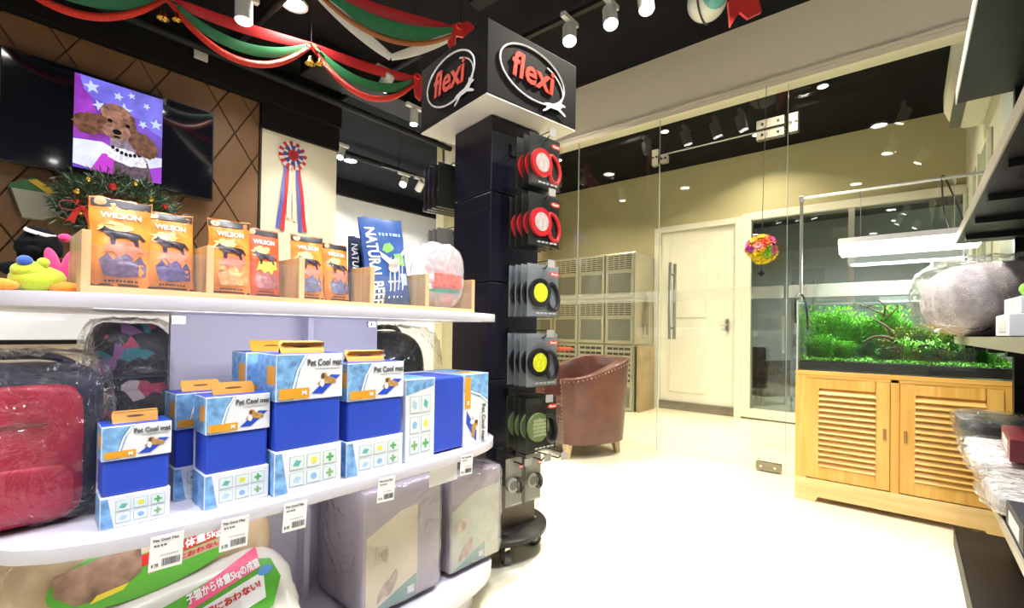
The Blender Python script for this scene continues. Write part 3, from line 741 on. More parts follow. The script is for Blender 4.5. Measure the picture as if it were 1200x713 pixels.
matbox('tallest blue cooling mat box with wide orange handle', (0.545, 1.132, SZ), R(-2), 0.158, 0.11, 0.318, 2)
matbox('blue cooling mat box hidden behind the tallest one', (0.525, 1.255, SZ), R(0), 0.15, 0.09, 0.318, 1)
matbox('wide blue cooling mat box between the tallest box and the box lying on its side', (0.728, 1.150, SZ), R(-2), 0.168, 0.14, 0.290, 2)
matbox('large blue cooling mat box lying on its side near the black leash stand', (0.823, 1.188, SZ+0.118), 0, 0.234, 0.20, 0.355, 0, rot=(0, R(90), R(2)))

# ---- price tags on the middle shelf lip
def lip_y(x): return CY-SB*(max(0, 1-abs((x-CX)/SA)**SP))**(1/SP)
def price_tag(x, label, blank=False, tilt=0.0):
    y = lip_y(x)-0.004
    t = thing('price_tag', label, 'price tag', (x, y, 0.562), 0, 'price tags on the middle shelf', rot=(0, tilt, 0))
    MB().box(-0.026, 0.026, -0.0006, 0.0006, -0.062, 0.0).build('card', PAPER, t)
    if not blank:
        text('Pet Cool Mat', 0.007, INK, t, (-0.002, -0.001, -0.008), width=0.04)
        fine_print(t, -0.02, 0.0, -0.019, -0.0008, 0.003, INK, n=4)
        fine_print(t, -0.01, 0.02, -0.037, -0.0008, 0.002, MATS['pale_grey_ink'])
        text('¥ 78', 0.009, INK, t, (-0.017, -0.001, -0.053), width=0.011)
        mb = MB(); x_ = -0.006
        while x_ < 0.022:
            ww = rnd.choice((0.0006, 0.001, 0.0014)); mb.box(x_, x_+ww, -0.0012, -0.0006, -0.056, -0.043); x_ += ww+rnd.choice((0.0007, 0.0011))
        mb.build('barcode', INK, t)
    return t
price_tag(0.262, 'white price tag below the small blue box beside the red bag', tilt=R(3))
price_tag(0.374, 'white price tag below the second blue box from the red bag', tilt=R(3))
price_tag(0.496, 'white price tag below the tallest blue box', tilt=R(3))
price_tag(0.735, 'white price tag below the wide blue box', tilt=R(4))
price_tag(1.035, 'white price tag below the box lying on its side', tilt=R(4))
t = thing('shelf_label_card', 'blank white card tucked under the lip of the middle shelf', 'card', (0.955, lip_y(0.955)+0.02, 0.543))
MB().box(-0.055, 0.055, -0.001, 0.001, -0.055, 0).build('card', PAPER, t)

# ---- plastic wrapped bags on the middle shelf
NAVY = M('navy_nylon', (0.012, 0.016, 0.04), 0.55, bump=0.1, bs=200)
REDN = M('crimson_nylon', (0.55, 0.012, 0.055), 0.5, var=0.08, bump=0.12, bs=180)
t = thing('pet_carrier_bag', 'red and navy fabric pet carrier wrapped in clear plastic', 'bag', (0.07, 1.36, SZ))
supere((0, 0, 0.150), (0.132, 0.12, 0.149), 7, 40, 24, 0.02, 5, 1.3).build('bag_body', NAVY, t, smooth=50)
supere((-0.022, -0.112, 0.137), (0.118, 0.02, 0.128), 8, 36, 20, 0.015, 5, 2.0).build('front_panel', REDN, t, smooth=50)
supere((-0.025, -0.126, 0.066), (0.108, 0.012, 0.05), 7, 30, 16, 0.02, 5, 4.0).build('front_pocket', REDN, t, smooth=50)
MB().tube([(-0.10, -0.134, 0.195), (0.045, -0.134, 0.195)], 0.004, 8).build('zip', M('dark_red_zip', (0.25, 0.01, 0.03), 0.5), t)
MB().tube(spline([(-0.1, 0, 0.29), (-0.06, -0.01, 0.312), (0.0, -0.01, 0.316), (0.06, -0.01, 0.312), (0.1, 0, 0.29)], 6), 0.008, 8).build('carry_handle', NAVY, t, smooth=50)
supere((0.0, -0.01, 0.163), (0.148, 0.152, 0.163), 5.5, 64, 40, 0.06, 9, 8.0).build('plastic_wrap', FILM, t, smooth=60)
PATM = bpy.data.materials.new('floral_fabric'); PATM.use_nodes = True; MATS['floral_fabric'] = PATM
N, L = nt(PATM); p = N['Principled BSDF']; p.inputs['Roughness'].default_value = 0.6
tcn = N.new('ShaderNodeTexCoord'); vo = N.new('ShaderNodeTexVoronoi'); vo.inputs['Scale'].default_value = 34
cr = N.new('ShaderNodeValToRGB'); cr.color_ramp.interpolation = 'CONSTANT'
el = cr.color_ramp.elements; el[0].color = (0.01, 0.012, 0.02, 1); el[1].position = 0.45; el[1].color = (0.55, 0.06, 0.13, 1)
for pos, c in ((0.6, (0.02, 0.22, 0.26, 1)), (0.7, (0.6, 0.5, 0.5, 1)), (0.78, (0.28, 0.1, 0.3, 1)), (0.88, (0.01, 0.012, 0.02, 1))):
    e = el.new(pos); e.color = c
sx = N.new('ShaderNodeSeparateColor'); L.new(tcn.outputs['Object'], vo.inputs['Vector']); L.new(vo.outputs['Color'], sx.inputs[0]); L.new(sx.outputs[0], cr.inputs[0]); L.new(cr.outputs[0], p.inputs['Base Color'])
t = thing('backpack_carrier', 'floral patterned black backpack in crinkled clear plastic behind the red bag', 'bag', (0.292, 1.56, SZ))
supere((0, 0, 0.192), (0.085, 0.09, 0.192), 5, 36, 24, 0.03, 5, 6.0).build('bag_body', PATM, t, smooth=50)
supere((0, -0.09, 0.13), (0.06, 0.025, 0.09), 5, 28, 16, 0.03, 5, 2.0).build('front_pocket', PATM, t, smooth=50)
MB().tube([(-0.07, -0.093, 0.25), (0.07, -0.093, 0.25)], 0.006, 8).build('strap', NAVY, t)
supere((0, 0, 0.197), (0.092, 0.125, 0.199), 5.5, 48, 32, 0.05, 9, 11.0).build('plastic_wrap', FILM, t, smooth=60)
BGLOSS = M('black_glossy_shell', (0.012, 0.016, 0.016), 0.12, coat=0.6)
t = thing('pet_carrier_capsule', 'glossy black domed pet carrier in clear plastic behind the box lying on its side', 'carrier', (1.10, 1.60, SZ))
supere((0, 0, 0.185), (0.162, 0.12, 0.187), 3.0, 40, 24).build('shell', BGLOSS, t, smooth=50)
MB().sphere((0, -0.105, 0.225), (0.085, 0.03, 0.09), 24, 14).build('window_dome', M('smoked_dome', (0.02, 0.03, 0.03), 0.05, coat=1.0), t, smooth=50)
MB().tube(spline([(-0.11, 0, 0.31), (-0.125, -0.01, 0.365), (-0.05, -0.01, 0.382), (0.05, -0.01, 0.382), (0.10, 0, 0.33)], 6), 0.009, 8).build('carry_handle', BLACKP, t, smooth=50)
supere((0.035, 0, 0.195), (0.190, 0.150, 0.198), 4, 64, 40, 0.07, 10, 5.0).build('plastic_wrap', glassy('crinkled_film', (0.97, 0.97, 0.96), 0.95, 0.08, 1.6, white=0.03, bump=0.7, bs=14), t, smooth=60)

# ---- cat litter sacks on the bottom shelf
BZ = 0.1305
GREENP = M('green_print', (0.10, 0.42, 0.04), 0.35); BROWNP = M('brown_pet_photo_print', (0.28, 0.17, 0.12), 0.4, var=0.5, vs=30)
REDP = M('red_print', (0.62, 0.03, 0.03), 0.4); PINKP = M('pink_print', (0.85, 0.12, 0.25), 0.4); YELP = M('yellow_print', (0.75, 0.6, 0.04), 0.4); BLUEP = M('blue_print', (0.1, 0.3, 0.65), 0.4)
def sack(label, loc, a, mat, p=3.2, seed=1.0, ry=0.0, rx=0.0):
    t = thing('litter_sack', label, 'bag', loc, 0, 'cat litter sacks', rot=(rx, ry, 0))
    supere((0, 0, a[2]), a, p, 56, 36, 0.03, 5, seed).build('sack_film', mat, t, smooth=60)
    f = sup_front(a, p, a[1]*0.05+0.006)
    return t, (lambda u, v, o=0.0: f(u, v, o)+Vector((0, 0, a[2])))
t, f = sack('beige litter sack with green oval label under the small blue box', (0.295, 1.322, BZ), (0.25, 0.112, 0.203), M('beige_sack_film', (0.56, 0.43, 0.27), 0.25, var=0.12, vs=5, coat=0.4), 4.0, 2.2)
def slant(f, k, dx=0, dz=0): return lambda u, v, o=0.0: f(u+dx, v+dz+k*u, o)
fs_ = slant(f, 0.10, -0.02, 0.125)
decal('green_label', ell(0.005, 0, 0.165, 0.062, 30), GREENP, t, 0.001, wrap=fs_, cuts=4)
decal('pet_photo', [(-0.15, 0.035), (-0.02, 0.05), (-0.02, -0.01), (-0.06, -0.035), (-0.12, -0.03), (-0.15, 0.0)], BROWNP, t, 0.002, wrap=fs_, cuts=4)
decal('red_band', rect(-0.02, 0.13, -0.002, 0.02), REDP, t, 0.002, wrap=fs_, cuts=4)
decal('beige_field', rect(-0.02, 0.135, 0.022, 0.046), M('beige_print', (0.6, 0.5, 0.38), 0.4), t, 0.002, wrap=fs_, cuts=4)
decal('brown_band', rect(-0.01, 0.14, -0.022, -0.004), M('tan_print', (0.5, 0.36, 0.26), 0.4), t, 0.002, wrap=fs_, cuts=4)
decal('yellow_tab', [(-0.10, -0.036), (-0.05, -0.032), (-0.04, -0.022), (-0.09, -0.024)], YELP, t, 0.003, wrap=fs_, cuts=4)
text('猫から体重5kg', 0.018, WINK, t, (0.06, 0.009), wrap=lambda x, y, z: fs_(x, y, 0.003+max(0, z)), width=0.13, bold=0.0005)
text('デオトイレ', 0.02, INK, t, (0.055, 0.034), wrap=lambda x, y, z: fs_(x, y, 0.003+max(0, z)), width=0.13, bold=0.0006)
text('1週間におわない!', 0.012, REDP, t, (0.065, -0.013), wrap=lambda x, y, z: fs_(x, y, 0.003+max(0, z)), width=0.13, bold=0.0003)
t, f = sack('white litter sack with pink and green label under the second blue box', (0.345, 1.105, BZ+0.028), (0.225, 0.066, 0.142), M('white_sack_film', (0.80, 0.78, 0.70), 0.25, var=0.06, vs=6, coat=0.4), 3.6, 5.7, ry=R(-5), rx=R(-34))
fs2 = slant(f, 0.10, 0.02, 0.045)
decal('green_label', [(-0.16, -0.03), (-0.14, 0.03), (-0.02, 0.035), (0.10, 0.045), (0.155, 0.02), (0.165, -0.03), (0.13, -0.08), (-0.14, -0.08)], GREENP, t, 0.001, wrap=fs2, cuts=4)
decal('pink_band', [(-0.03, 0.0), (0.125, 0.012), (0.135, 0.062), (-0.01, 0.03)], PINKP, t, 0.002, wrap=fs2, cuts=4)
decal('white_band', [(-0.04, -0.06), (0.12, -0.055), (0.13, 0.0), (-0.03, -0.008)], PAPER, t, 0.002, wrap=fs2, cuts=4)
decal('yellow_tab', [(-0.13, -0.04), (-0.04, -0.04), (-0.035, -0.005), (-0.12, -0.01)], YELP, t, 0.002, wrap=fs2, cuts=4)
text('子猫から体重5kgの成猫', 0.022, WINK, t, (0.052, 0.022), wrap=lambda x, y, z: fs2(x, y, 0.003+max(0, z)), width=0.15, bold=0.0007)
text('1週間におわない!', 0.018, REDP, t, (0.045, -0.022), wrap=lambda x, y, z: fs2(x, y, 0.003+max(0, z)), width=0.14, bold=0.0006)
text('1週間ニャン', 0.022, INK, t, (-0.085, 0.005), wrap=lambda x, y, z: fs2(x, y, 0.003+max(0, z)), width=0.10, bold=0.0008)
decal('blue_drop', ell(0.135, 0.0, 0.018, 0.01, 14), BLUEP, t, 0.003, wrap=fs2, cuts=3)
t, f = sack('cream litter sack beneath the red bag at the shelf end', (0.115, 1.47, BZ), (0.085, 0.10, 0.185), M('cream_sack_film', (0.72, 0.66, 0.46), 0.3, coat=0.3), 3.2, 9.0)

# ---- pet bed boxes in grey plastic on the bottom shelf
WRAP = glassy('lavender_grey_wrap', (0.93, 0.92, 0.95), 0.9, 0.10, 1.6, white=0.20, wcol=(0.62, 0.58, 0.66), bump=0.8, bs=6)
def wrapped(label, loc, rz, w, d, h, seed):
    t = thing('pet_bed_box', label, 'box', loc, rz, 'pet bed boxes in plastic')
    MB().box(-w/2, w/2, -d/2, d/2, 0, h).build('carton', M('taupe_carton', (0.42, 0.37, 0.40), 0.6, var=0.06), t, bevel=0.004)
    y = -d/2-0.0005; T = Matrix()
    g_ = seed > 5
    _flat('photo_print', [(-w*0.47, 0.003), (w*(0.46 if g_ else 0.18), 0.003), (w*(0.46 if g_ else 0.18), h*0.80), (-w*0.05, h*0.78), (-w*0.47, h*0.64)], M('pale_green_photo_print', (0.56, 0.60, 0.42), 0.5, var=0.2, vs=9) if g_ else M('cream_photo_print', (0.78, 0.70, 0.46), 0.5, var=0.10, vs=8), t, y, T)
    _flat('bed_picture', [(-w*0.37, h*0.40), (-w*0.22, h*0.38), (-w*0.19, h*0.44), (-w*0.21, h*0.53), (-w*0.36, h*0.55)], M('bed_picture_print', (0.60, 0.50, 0.30), 0.5, var=0.25, vs=40), t, y-0.0006, T)
    _flat('bed_hollow_picture', ell(-w*0.25, h*0.46, w*0.04, h*0.05, 14), M('bed_hollow_print', (0.40, 0.30, 0.16), 0.5), t, y-0.0012, T)
    _flat('cat_picture', ell(-w*0.16, h*0.20, w*0.05, h*0.11, 16, -0.5, 0.12), M('tan_cat_print', (0.45, 0.34, 0.22), 0.5, var=0.4, vs=40), t, y-0.0006, T)
    _flat('cat_picture', ell(-w*0.26, h*0.17, w*0.04, h*0.10, 16, -0.6, 0.12), MATS['tan_cat_print'], t, y-0.0006, T)
    _flat('green_corner', [(-w*0.46, 0.004), (w*0.175, 0.004), (w*0.175, h*0.20), (-w*0.1, h*0.12)], M('sea_green_print', (0.16, 0.36, 0.26), 0.5), t, y-0.0006, T)
    _flat('code_patch', rect(w*0.05, w*0.14, h*0.05, h*0.11), PAPER, t, y-0.0012, T)
    supere((0, 0, h/2+0.003), (w/2+0.010, d/2+0.010, h/2+0.006), 16, 64, 44, 0.02, 6, seed).build('plastic_wrap', WRAP, t, smooth=60)
    return t
wrapped('large grey plastic wrapped pet bed box below the wide blue box', (0.872, 1.268, 0.146), R(-2), 0.265, 0.26, 0.345, 3.0)
wrapped('smaller grey plastic wrapped pet bed box at the shelf end by the leash stand', (1.18, 1.262, 0.146), R(-2), 0.235, 0.24, 0.315, 8.0)

# ---- plush toys on the top shelf
def fuzzy(nm, c, r, mat, par, amp=0.05, seed=1.0):
    mb = MB(); mb.sphere(c, r, 22, 14, 0, lambda d: 1+amp*noise.noise(d*4+Vector((seed, 0, seed))))
    return mb.build(nm, mat, par, smooth=60)
PB = M('black_plush', (0.006, 0.006, 0.007), 0.95, spec=0.1, bump=0.3, bs=400); PPK = M('hot_pink_plush', (0.78, 0.04, 0.20), 0.85, sheen=0.4, bump=0.3, bs=400)
PYG = M('lime_plush', (0.55, 0.68, 0.03), 0.85, sheen=0.4, bump=0.3, bs=400); POR = M('orange_plush', (0.85, 0.30, 0.02), 0.85, sheen=0.4, bump=0.3, bs=400)
PBL = M('blue_plush', (0.03, 0.10, 0.42), 0.85, sheen=0.4); PWH = M('white_plush', (0.8, 0.8, 0.78), 0.9)
TZ = 1.0065
t = thing('plush_toy', 'black plush animal with pink ears and striped cap behind the lime frog', 'toy', (0.118, 1.40, TZ))
fuzzy('body', (0, 0, 0.045), (0.045, 0.04, 0.046), PB, t)
fuzzy('head', (-0.008, -0.012, 0.102), (0.036, 0.034, 0.034), PB, t, 0.3, 4.0)
fuzzy('snout', (-0.02, -0.046, 0.092), (0.014, 0.012, 0.010), PB, t)
for s in (-1, 1):
    o = MB(); o.T = Matrix.Translation((0.022+s*0.012, -0.045, 0.068)) @ Matrix.Rotation(R(s*14), 4, 'Y'); o.sphere((0, 0, 0), (0.012, 0.008, 0.034), 14, 10); o.build('ear', PPK, t, smooth=60)
for s in (-1, 1): fuzzy('arm', (s*0.045, -0.015, 0.055), (0.022, 0.016, 0.014), PB, t)
MB().lathe([(0.024, 0), (0.024, 0.006), (0.020, 0.012), (0.012, 0.016), (0.003, 0.017)], 20, c=(0, 0, 0)).build('cap', PB, t, smooth=50, loc=(-0.008, -0.016, 0.128), rot=(R(14), R(12), 0))
MB().lathe([(0.0245, 0.0), (0.0252, 0.003), (0.0235, 0.007)], 20, c=(0, 0, 0)).build('cap_stripe', PWH, t, smooth=50, loc=(-0.008, -0.0165, 0.130), rot=(R(14), R(12), 0))
fuzzy('tuft', (0.03, -0.02, 0.128), (0.012, 0.008, 0.009), PPK, t)
t = thing('plush_toy', 'lime and orange plush frog with blue eye beside the oak tray', 'toy', (0.098, 1.235, TZ))
fuzzy('body', (0, 0, 0.026), (0.040, 0.036, 0.026), PYG, t)
fuzzy('head', (-0.012, -0.012, 0.040), (0.026, 0.022, 0.018), PYG, t)
fuzzy('eye', (-0.020, -0.025, 0.056), (0.011, 0.010, 0.010), PBL, t); fuzzy('eye', (0.004, -0.022, 0.056), (0.009, 0.009, 0.009), PYG, t)
for x, y in ((-0.05, -0.02), (0.036, -0.022), (-0.03, 0.03), (0.035, 0.03)): fuzzy('foot', (x, y, 0.0115), (0.026, 0.016, 0.0115), POR, t)

# ================================================================== leash stand with sign box
st = thing('leash_stand', 'black square leash display stand on wheels with logo sign box on top', 'display stand', (1.5525, 1.4155, 0), R(-9.4))
SGNB = M('black_sign_board', (0.005, 0.0045, 0.0045), 0.6, spec=0.12)
SGNW = M('ivory_sign_underside', (0.74, 0.70, 0.62), 0.5)
FLRED = M('logo_red', (0.80, 0.045, 0.015), 0.4); FLW = M('logo_white', (0.85, 0.85, 0.85), 0.4)
MB().lathe([(0.0, 0.085), (0.235, 0.085), (0.245, 0.092), (0.245, 0.108), (0.235, 0.115), (0.0, 0.115)], 48).build('base_disc', BLACKM, st, smooth=40)
for k in range(5):
    a = R(-110+72*k); c = Vector((0.19*math.cos(a), 0.19*math.sin(a), 0)); t_ = Vector((-math.sin(a), math.cos(a), 0))
    fk = MB().box(c.x-0.014, c.x+0.014, c.y-0.014, c.y+0.014, 0.048, 0.086).build('caster', STEEL, st, bevel=0.002)
    MB().cyl(c+Vector((0, 0, 0.032))-t_*0.013, c+Vector((0, 0, 0.032))+t_*0.013, 0.032, n=20).build('wheel', M('grey_rubber', (0.10, 0.10, 0.10), 0.6), fk, smooth=40)
    MB().cyl(c+Vector((0, 0, 0.032))-t_*0.015, c+Vector((0, 0, 0.032))+t_*0.015, 0.016, n=14).build('hub', STEEL, fk, smooth=40)
    MB().cyl((c.x, c.y, 0.115), (c.x, c.y, 0.122), 0.011, n=10).build('bolt', STEEL, st)
CW = 0.135
COLM = M('indigo_black_metal', (0.007, 0.007, 0.016), 0.35, spec=0.4, var=0.1)
MB().box(-CW, CW, -CW, CW, 0.115, 0.30).build('column_foot', M('dark_bronze_foot', (0.09, 0.075, 0.055), 0.4, 0.4), st)
zs = [0.30, 0.75, 1.15, 1.52, 1.835]
for z0, z1 in zip(zs[:-1], zs[1:]):
    MB().box(-CW, CW, -CW, CW, z0+0.002, z1-0.002).build('column_section', COLM, st, bevel=0.004)
for z in (0.50, 0.78, 1.08, 1.18, 1.45):
    mb = MB()
    for k in range(9): mb.box(-CW-0.0008, -CW+0.001, -0.115+0.026*k, -0.115+0.026*k+0.016, z, z+0.008)
    mb.build('slot_row', BLACKP, st)
S0, S1, SW = 1.838, 2.125, 0.247
MB().box(-SW, SW, -SW, SW, S0+0.004, S1).build('sign_box', SGNB, st, bevel=0.003)
MB().box(-SW+0.001, SW-0.001, -SW+0.001, SW-0.001, S0-0.002, S0+0.004).build('sign_underside', SGNW, st)
LEAP = [(-1, -.15), (-.75, .05), (-.35, .18), (.1, .22), (.42, .5), (.5, .85), (.62, .55), (.92, .48), (.95, .36), (.7, .28), (.5, .02), (.9, -.25), (1, -.42), (.85, -.42), (.3, -.15), (-.3, -.2), (-.7, -.6), (-.95, -.75), (-.95, -.62), (-.7, -.38), (-.62, -.18)]
def logo(fm, nm):
    """fm maps face coords (u right, v up, w out) to the sign's local frame"""
    def flat(poly, w, mt, name):
        mb = MB(); n = len(poly)
        vs = [fm(u, v, w) for u, v in poly]+[fm(u, v, w+0.002) for u, v in poly]
        tri = tessellate_polygon([[Vector((u, v, 0)) for u, v in poly]])
        mb.add(vs, [tuple(t) for t in tri]+[tuple(n+i for i in t) for t in tri]+[(i, (i+1) % n, n+(i+1) % n, n+i) for i in range(n)])
        return mb.build(name, mt, st)
    a = R(-4); pts = ell(-0.01, 0.01, 0.178, 0.102, 56, a)
    MB().tube([fm(u, v, 0.002) for u, v in pts], 0.004, 6, closed=True).build('logo_ring', FLW, st)
    pts2 = ell(0.01, -0.012, 0.150, 0.088, 56, a)
    MB().tube([fm(u, v, 0.002) for u, v in pts2[-8:]+pts2[:12]], 0.003, 6).build('logo_arc', FLW, st)
    me = text_mesh('flexi', 0.135, 0.002, 0.0028, 0.12).copy(); me.materials.clear(); me.materials.append(FLRED)
    xs = [v.co.x for v in me.vertices]; q = 0.235/(max(xs)-min(xs))
    for v in me.vertices: v.co = Vector(fm(v.co.x*q-0.015, v.co.y*1.05+0.012-v.co.x*0.05, 0.004+v.co.z))
    put('lettering', me, st)
    flat(xf(LEAP, 0.105, -0.085, 0.07, 0.05), 0.006, FLW, 'leaping_dog_emblem')
zc = (S0+S1)/2
logo(lambda u, v, w_: Vector((u, -SW-w_, zc+v)), 'aisle')
logo(lambda u, v, w_: Vector((-SW-w_, -u, zc+v)), 'shelf')
def hook(u, z, L=0.19, face='front', tag_=True):
    m_ = Matrix() if face == 'front' else Matrix.Rotation(PI, 4, 'Z')
    def V(x, y, zz): return m_ @ Vector((x, y, zz))
    mb = MB(); mb.tube([V(u, -CW, z), V(u, -CW-L, z), V(u, -CW-L-0.012, z+0.012)], 0.003, 8)
    o = mb.build('hook', BLACKP, st, smooth=50)
    MB().tube([V(u, -CW, z+0.028), V(u, -CW-L-0.03, z+0.028), V(u-0.018, -CW-L-0.03, z+0.028), V(u+0.018, -CW-L-0.03, z+0.028)], 0.0022, 6).build('label_arm', BLACKP, o)
    if tag_:
        a_, b_ = V(u-0.018, -CW-L-0.034, z+0.002), V(u+0.018, -CW-L-0.031, z+0.030)
        MB().box(min(a_.x, b_.x), max(a_.x, b_.x), min(a_.y, b_.y), max(a_.y, b_.y), a_.z, b_.z).build('label_holder', M('grey_label_holder', (0.40, 0.39, 0.36), 0.4), o)
    MB().box(*sorted((V(u-0.02, -CW, 0).x, V(u+0.02, -CW, 0).x)), *sorted((V(0, -CW-0.012, 0).y, V(0, -CW, 0).y)), z-0.012, z+0.036).build('hook_plate', BLACKP, o)
ROT = Matrix.Rotation(R(-9.4), 4, 'Z')
def stand_pt(u, wv, z, back=False):
    v = ROT @ Vector((u, wv, 0)); return (1.5525+v.x, 1.4155+v.y, z)
# ---- blister packs
BLIS = glassy('blister_plastic', (0.97, 0.975, 0.975), 0.7, 0.04, 1.28)
def leash_pack(kind, label, group, loc, rz, w=0.168, h=0.205):
    t = thing('leash_pack', label, 'leash pack', loc, rz, group)
    cc = {'red': (0.03, 0.033, 0.03), 'lime': (0.24, 0.26, 0.27), 'net': (0.03, 0.034, 0.028), 'grey': (0.30, 0.29, 0.26)}[kind]
    ac = {'red': (0.75, 0.03, 0.035), 'lime': (0.72, 0.80, 0.03), 'net': (0.22, 0.30, 0.12), 'grey': (0.45, 0.43, 0.40)}[kind]
    crd = M('pack_card_'+kind, cc, 0.35, coat=0.3); acm = M('leash_case_'+kind, ac, 0.3, coat=0.3)
    # origin: hang hole; pack hangs below, front to -y
    MB().box(-w/2, w/2, 0, 0.002, -h+0.015, 0.015).build('card', crd, t, bevel=0.0005, seg=1)
    MB().box(-w/2, w/2, -0.016, -0.0145, -h+0.015, 0.0).box(-w/2, -w/2+0.002, -0.016, 0, -h+0.015, 0).box(w/2-0.002, w/2, -0.016, 0, -h+0.015, 0).box(-w/2, w/2, -0.016, 0, -h+0.015, -h+0.017).build('blister', BLIS, t)
    c = Vector((-w*0.15, -0.008, -h*0.47)); r = w*0.33
    case = MB().cyl(c+Vector((0, 0.006, 0)), c+Vector((0, -0.006, 0)), r, n=28).build('leash_case', acm if kind != 'lime' else M('case_rim_black', (0.02, 0.02, 0.022), 0.3), t, smooth=40)
    MB().cyl(c+Vector((0, -0.005, 0)), c+Vector((0, -0.0072, 0)), r*0.66, n=24).build('case_badge', M('badge_'+kind, {'red': (0.62, 0.5, 0.46), 'lime': (0.78, 0.85, 0.03), 'net': (0.30, 0.36, 0.16), 'grey': (0.15, 0.15, 0.15)}[kind], 0.35, var=0.25, vs=70), case, smooth=40)
    h0 = c+Vector((r*0.75, 0, 0))
    MB().tube(spline([h0+Vector((0, 0, r*0.6)), h0+Vector((w*0.22, 0, r*0.55)), h0+Vector((w*0.36, 0, -r*0.35)), h0+Vector((w*0.27, 0, -r*1.15)), h0+Vector((w*0.05, 0, -r*0.85))], 6, closed=True), 0.008, 8, closed=True).build('grip', acm if kind == 'red' else MATS.get('case_rim_black') or M('case_rim_black', (0.02, 0.02, 0.022), 0.3), t, smooth=50)
    if kind == 'net':
        mb = MB()
        for k in range(5):
            for j in range(5):
                mb.box(c.x-r*0.6+k*r*0.26, c.x-r*0.6+k*r*0.26+r*0.18, -0.0166, -0.016, c.z-r*0.6+j*r*0.26, c.z-r*0.6+j*r*0.26+r*0.12)
        mb.build('check_print', M('pale_check_print', (0.42, 0.47, 0.30), 0.5), t)
    _flat('brand_patch', ell(w*0.26, -h*0.10, w*0.16, h*0.045, 16), FLRED, t, -0.0172, Matrix())
    text('flexi', 0.012, FLW, t, (w*0.26, -0.0178, -h*0.10), width=w*0.2, bold=0.0004)
    fine_print(t, -w*0.3, w*0.35, -h*0.87, -0.0172, 0.006, M('pale_pack_ink', (0.5, 0.5, 0.48), 0.5), n=5)
    return t
ROWS = [('red', 1.70, 3, 'top', 'red leash pack hanging on the top hook of the black stand'),
        ('red', 1.47, 4, 'second', 'red leash pack hanging on the second hook of the black stand'),
        ('lime', 1.195, 4, 'third', 'lime leash pack on the hook level with the oak tray'),
        ('lime', 0.925, 4, 'fourth', 'lime leash pack on the hook level with the armchair back'),
        ('net', 0.675, 4, 'fifth', 'dark green leash pack hanging just above the grey packs'),
        ('grey', 0.43, 2, 'bottom', 'grey leash pack hanging on the lowest hooks of the stand')]
ORD = {2: ['outermost', 'innermost'], 3: ['outermost', 'middle of three', 'innermost'], 4: ['outermost', 'second from the tip', 'third from the tip', 'innermost']}
for kind, z, n, nm, lab in ROWS:
    if kind == 'grey':
        for u in (-0.075, 0.03): hook(u, z, 0.15)
        for u in (-0.075, 0.03):
            leash_pack(kind, lab+(', beside the wrapped boxes' if u < 0 else ', on the armchair side'), 'leash packs on the lowest hooks', stand_pt(u, -CW-0.10, z), R(-9.4), 0.085, 0.19)
        continue
    u0 = -0.015
    hook(u0, z, 0.20)
    for k in range(n):
        leash_pack(kind, lab+', '+ORD[n][k], 'leash packs on the %s hook' % nm, stand_pt(u0, -CW-0.19+0.036*k, z), R(-9.4+rnd.uniform(-2, 2)))
hook(0.105, 0.43, 0.17)
for z, n, lab in ((1.70, 4, 'dark leash pack hanging on the upper rear hook of the stand'), (1.40, 3, 'grey leash pack hanging on the lower rear hook of the stand')):
    hook(0.10, z, 0.20, 'back', False)
    for k in range(n):
        leash_pack('net' if n == 4 else 'grey', lab+', '+ORD[n][::-1][k], 'leash packs on the rear hooks', stand_pt(-0.10, CW+0.06+0.04*k, z), R(170.6))

# ================================================================== aquarium on its slatted cabinet
HONEY = wood('honey_wood', (0.66, 0.34, 0.06), (0.80, 0.50, 0.13), 'y', 7); HONEYZ = wood('honey_wood_upright', (0.66, 0.34, 0.06), (0.80, 0.50, 0.13), 'z', 7)
ax, ay0, ay1 = 3.18, -0.395, 0.507
cb = thing('aquarium_cabinet', 'honey coloured wooden cabinet with two louvred doors under the aquarium', 'cabinet', (ax, 0.056, 0))
def CB(x0, x1, y0, y1, z0, z1): return MB().box(x0-ax, x1-ax, y0-0.056, y1-0.056, z0, z1)
CB(ax+0.02, ax+0.445, ay0+0.01, ay1-0.01, 0.06, 0.725).build('carcass', HONEYZ, cb)
CB(ax-0.002, ax+0.45, ay0, ay1, 0.722, 0.745).build('top_board', HONEY, cb, bevel=0.002)
CB(ax, ax+0.022, ay1-0.055, ay1, 0.0, 0.722).build('stile', HONEYZ, cb, bevel=0.002)
CB(ax, ax+0.022, ay0, ay0+0.055, 0.0, 0.722).build('stile', HONEYZ, cb, bevel=0.002)
CB(ax, ax+0.022, 0.037, 0.074, 0.13, 0.722).build('stile', HONEYZ, cb, bevel=0.002)
CB(ax, ax+0.022, ay0+0.055, ay1-0.055, 0.705, 0.722).build('rail', HONEY, cb)
poly = [(ay0, 0.0), (ay0+0.10, 0.0), (ay0+0.115, 0.03), (ay1-0.115, 0.03), (ay1-0.10, 0.0), (ay1, 0.0), (ay1, 0.13), (ay0, 0.13)]
mb = MB(); mb.prism([(y-0.056, z) for y, z in poly], -0.006, 0.018, 'x'); mb.build('plinth_board', wood('pale_plinth_wood', (0.72, 0.50, 0.20), (0.85, 0.63, 0.30), 'y', 7), cb, bevel=0.001)
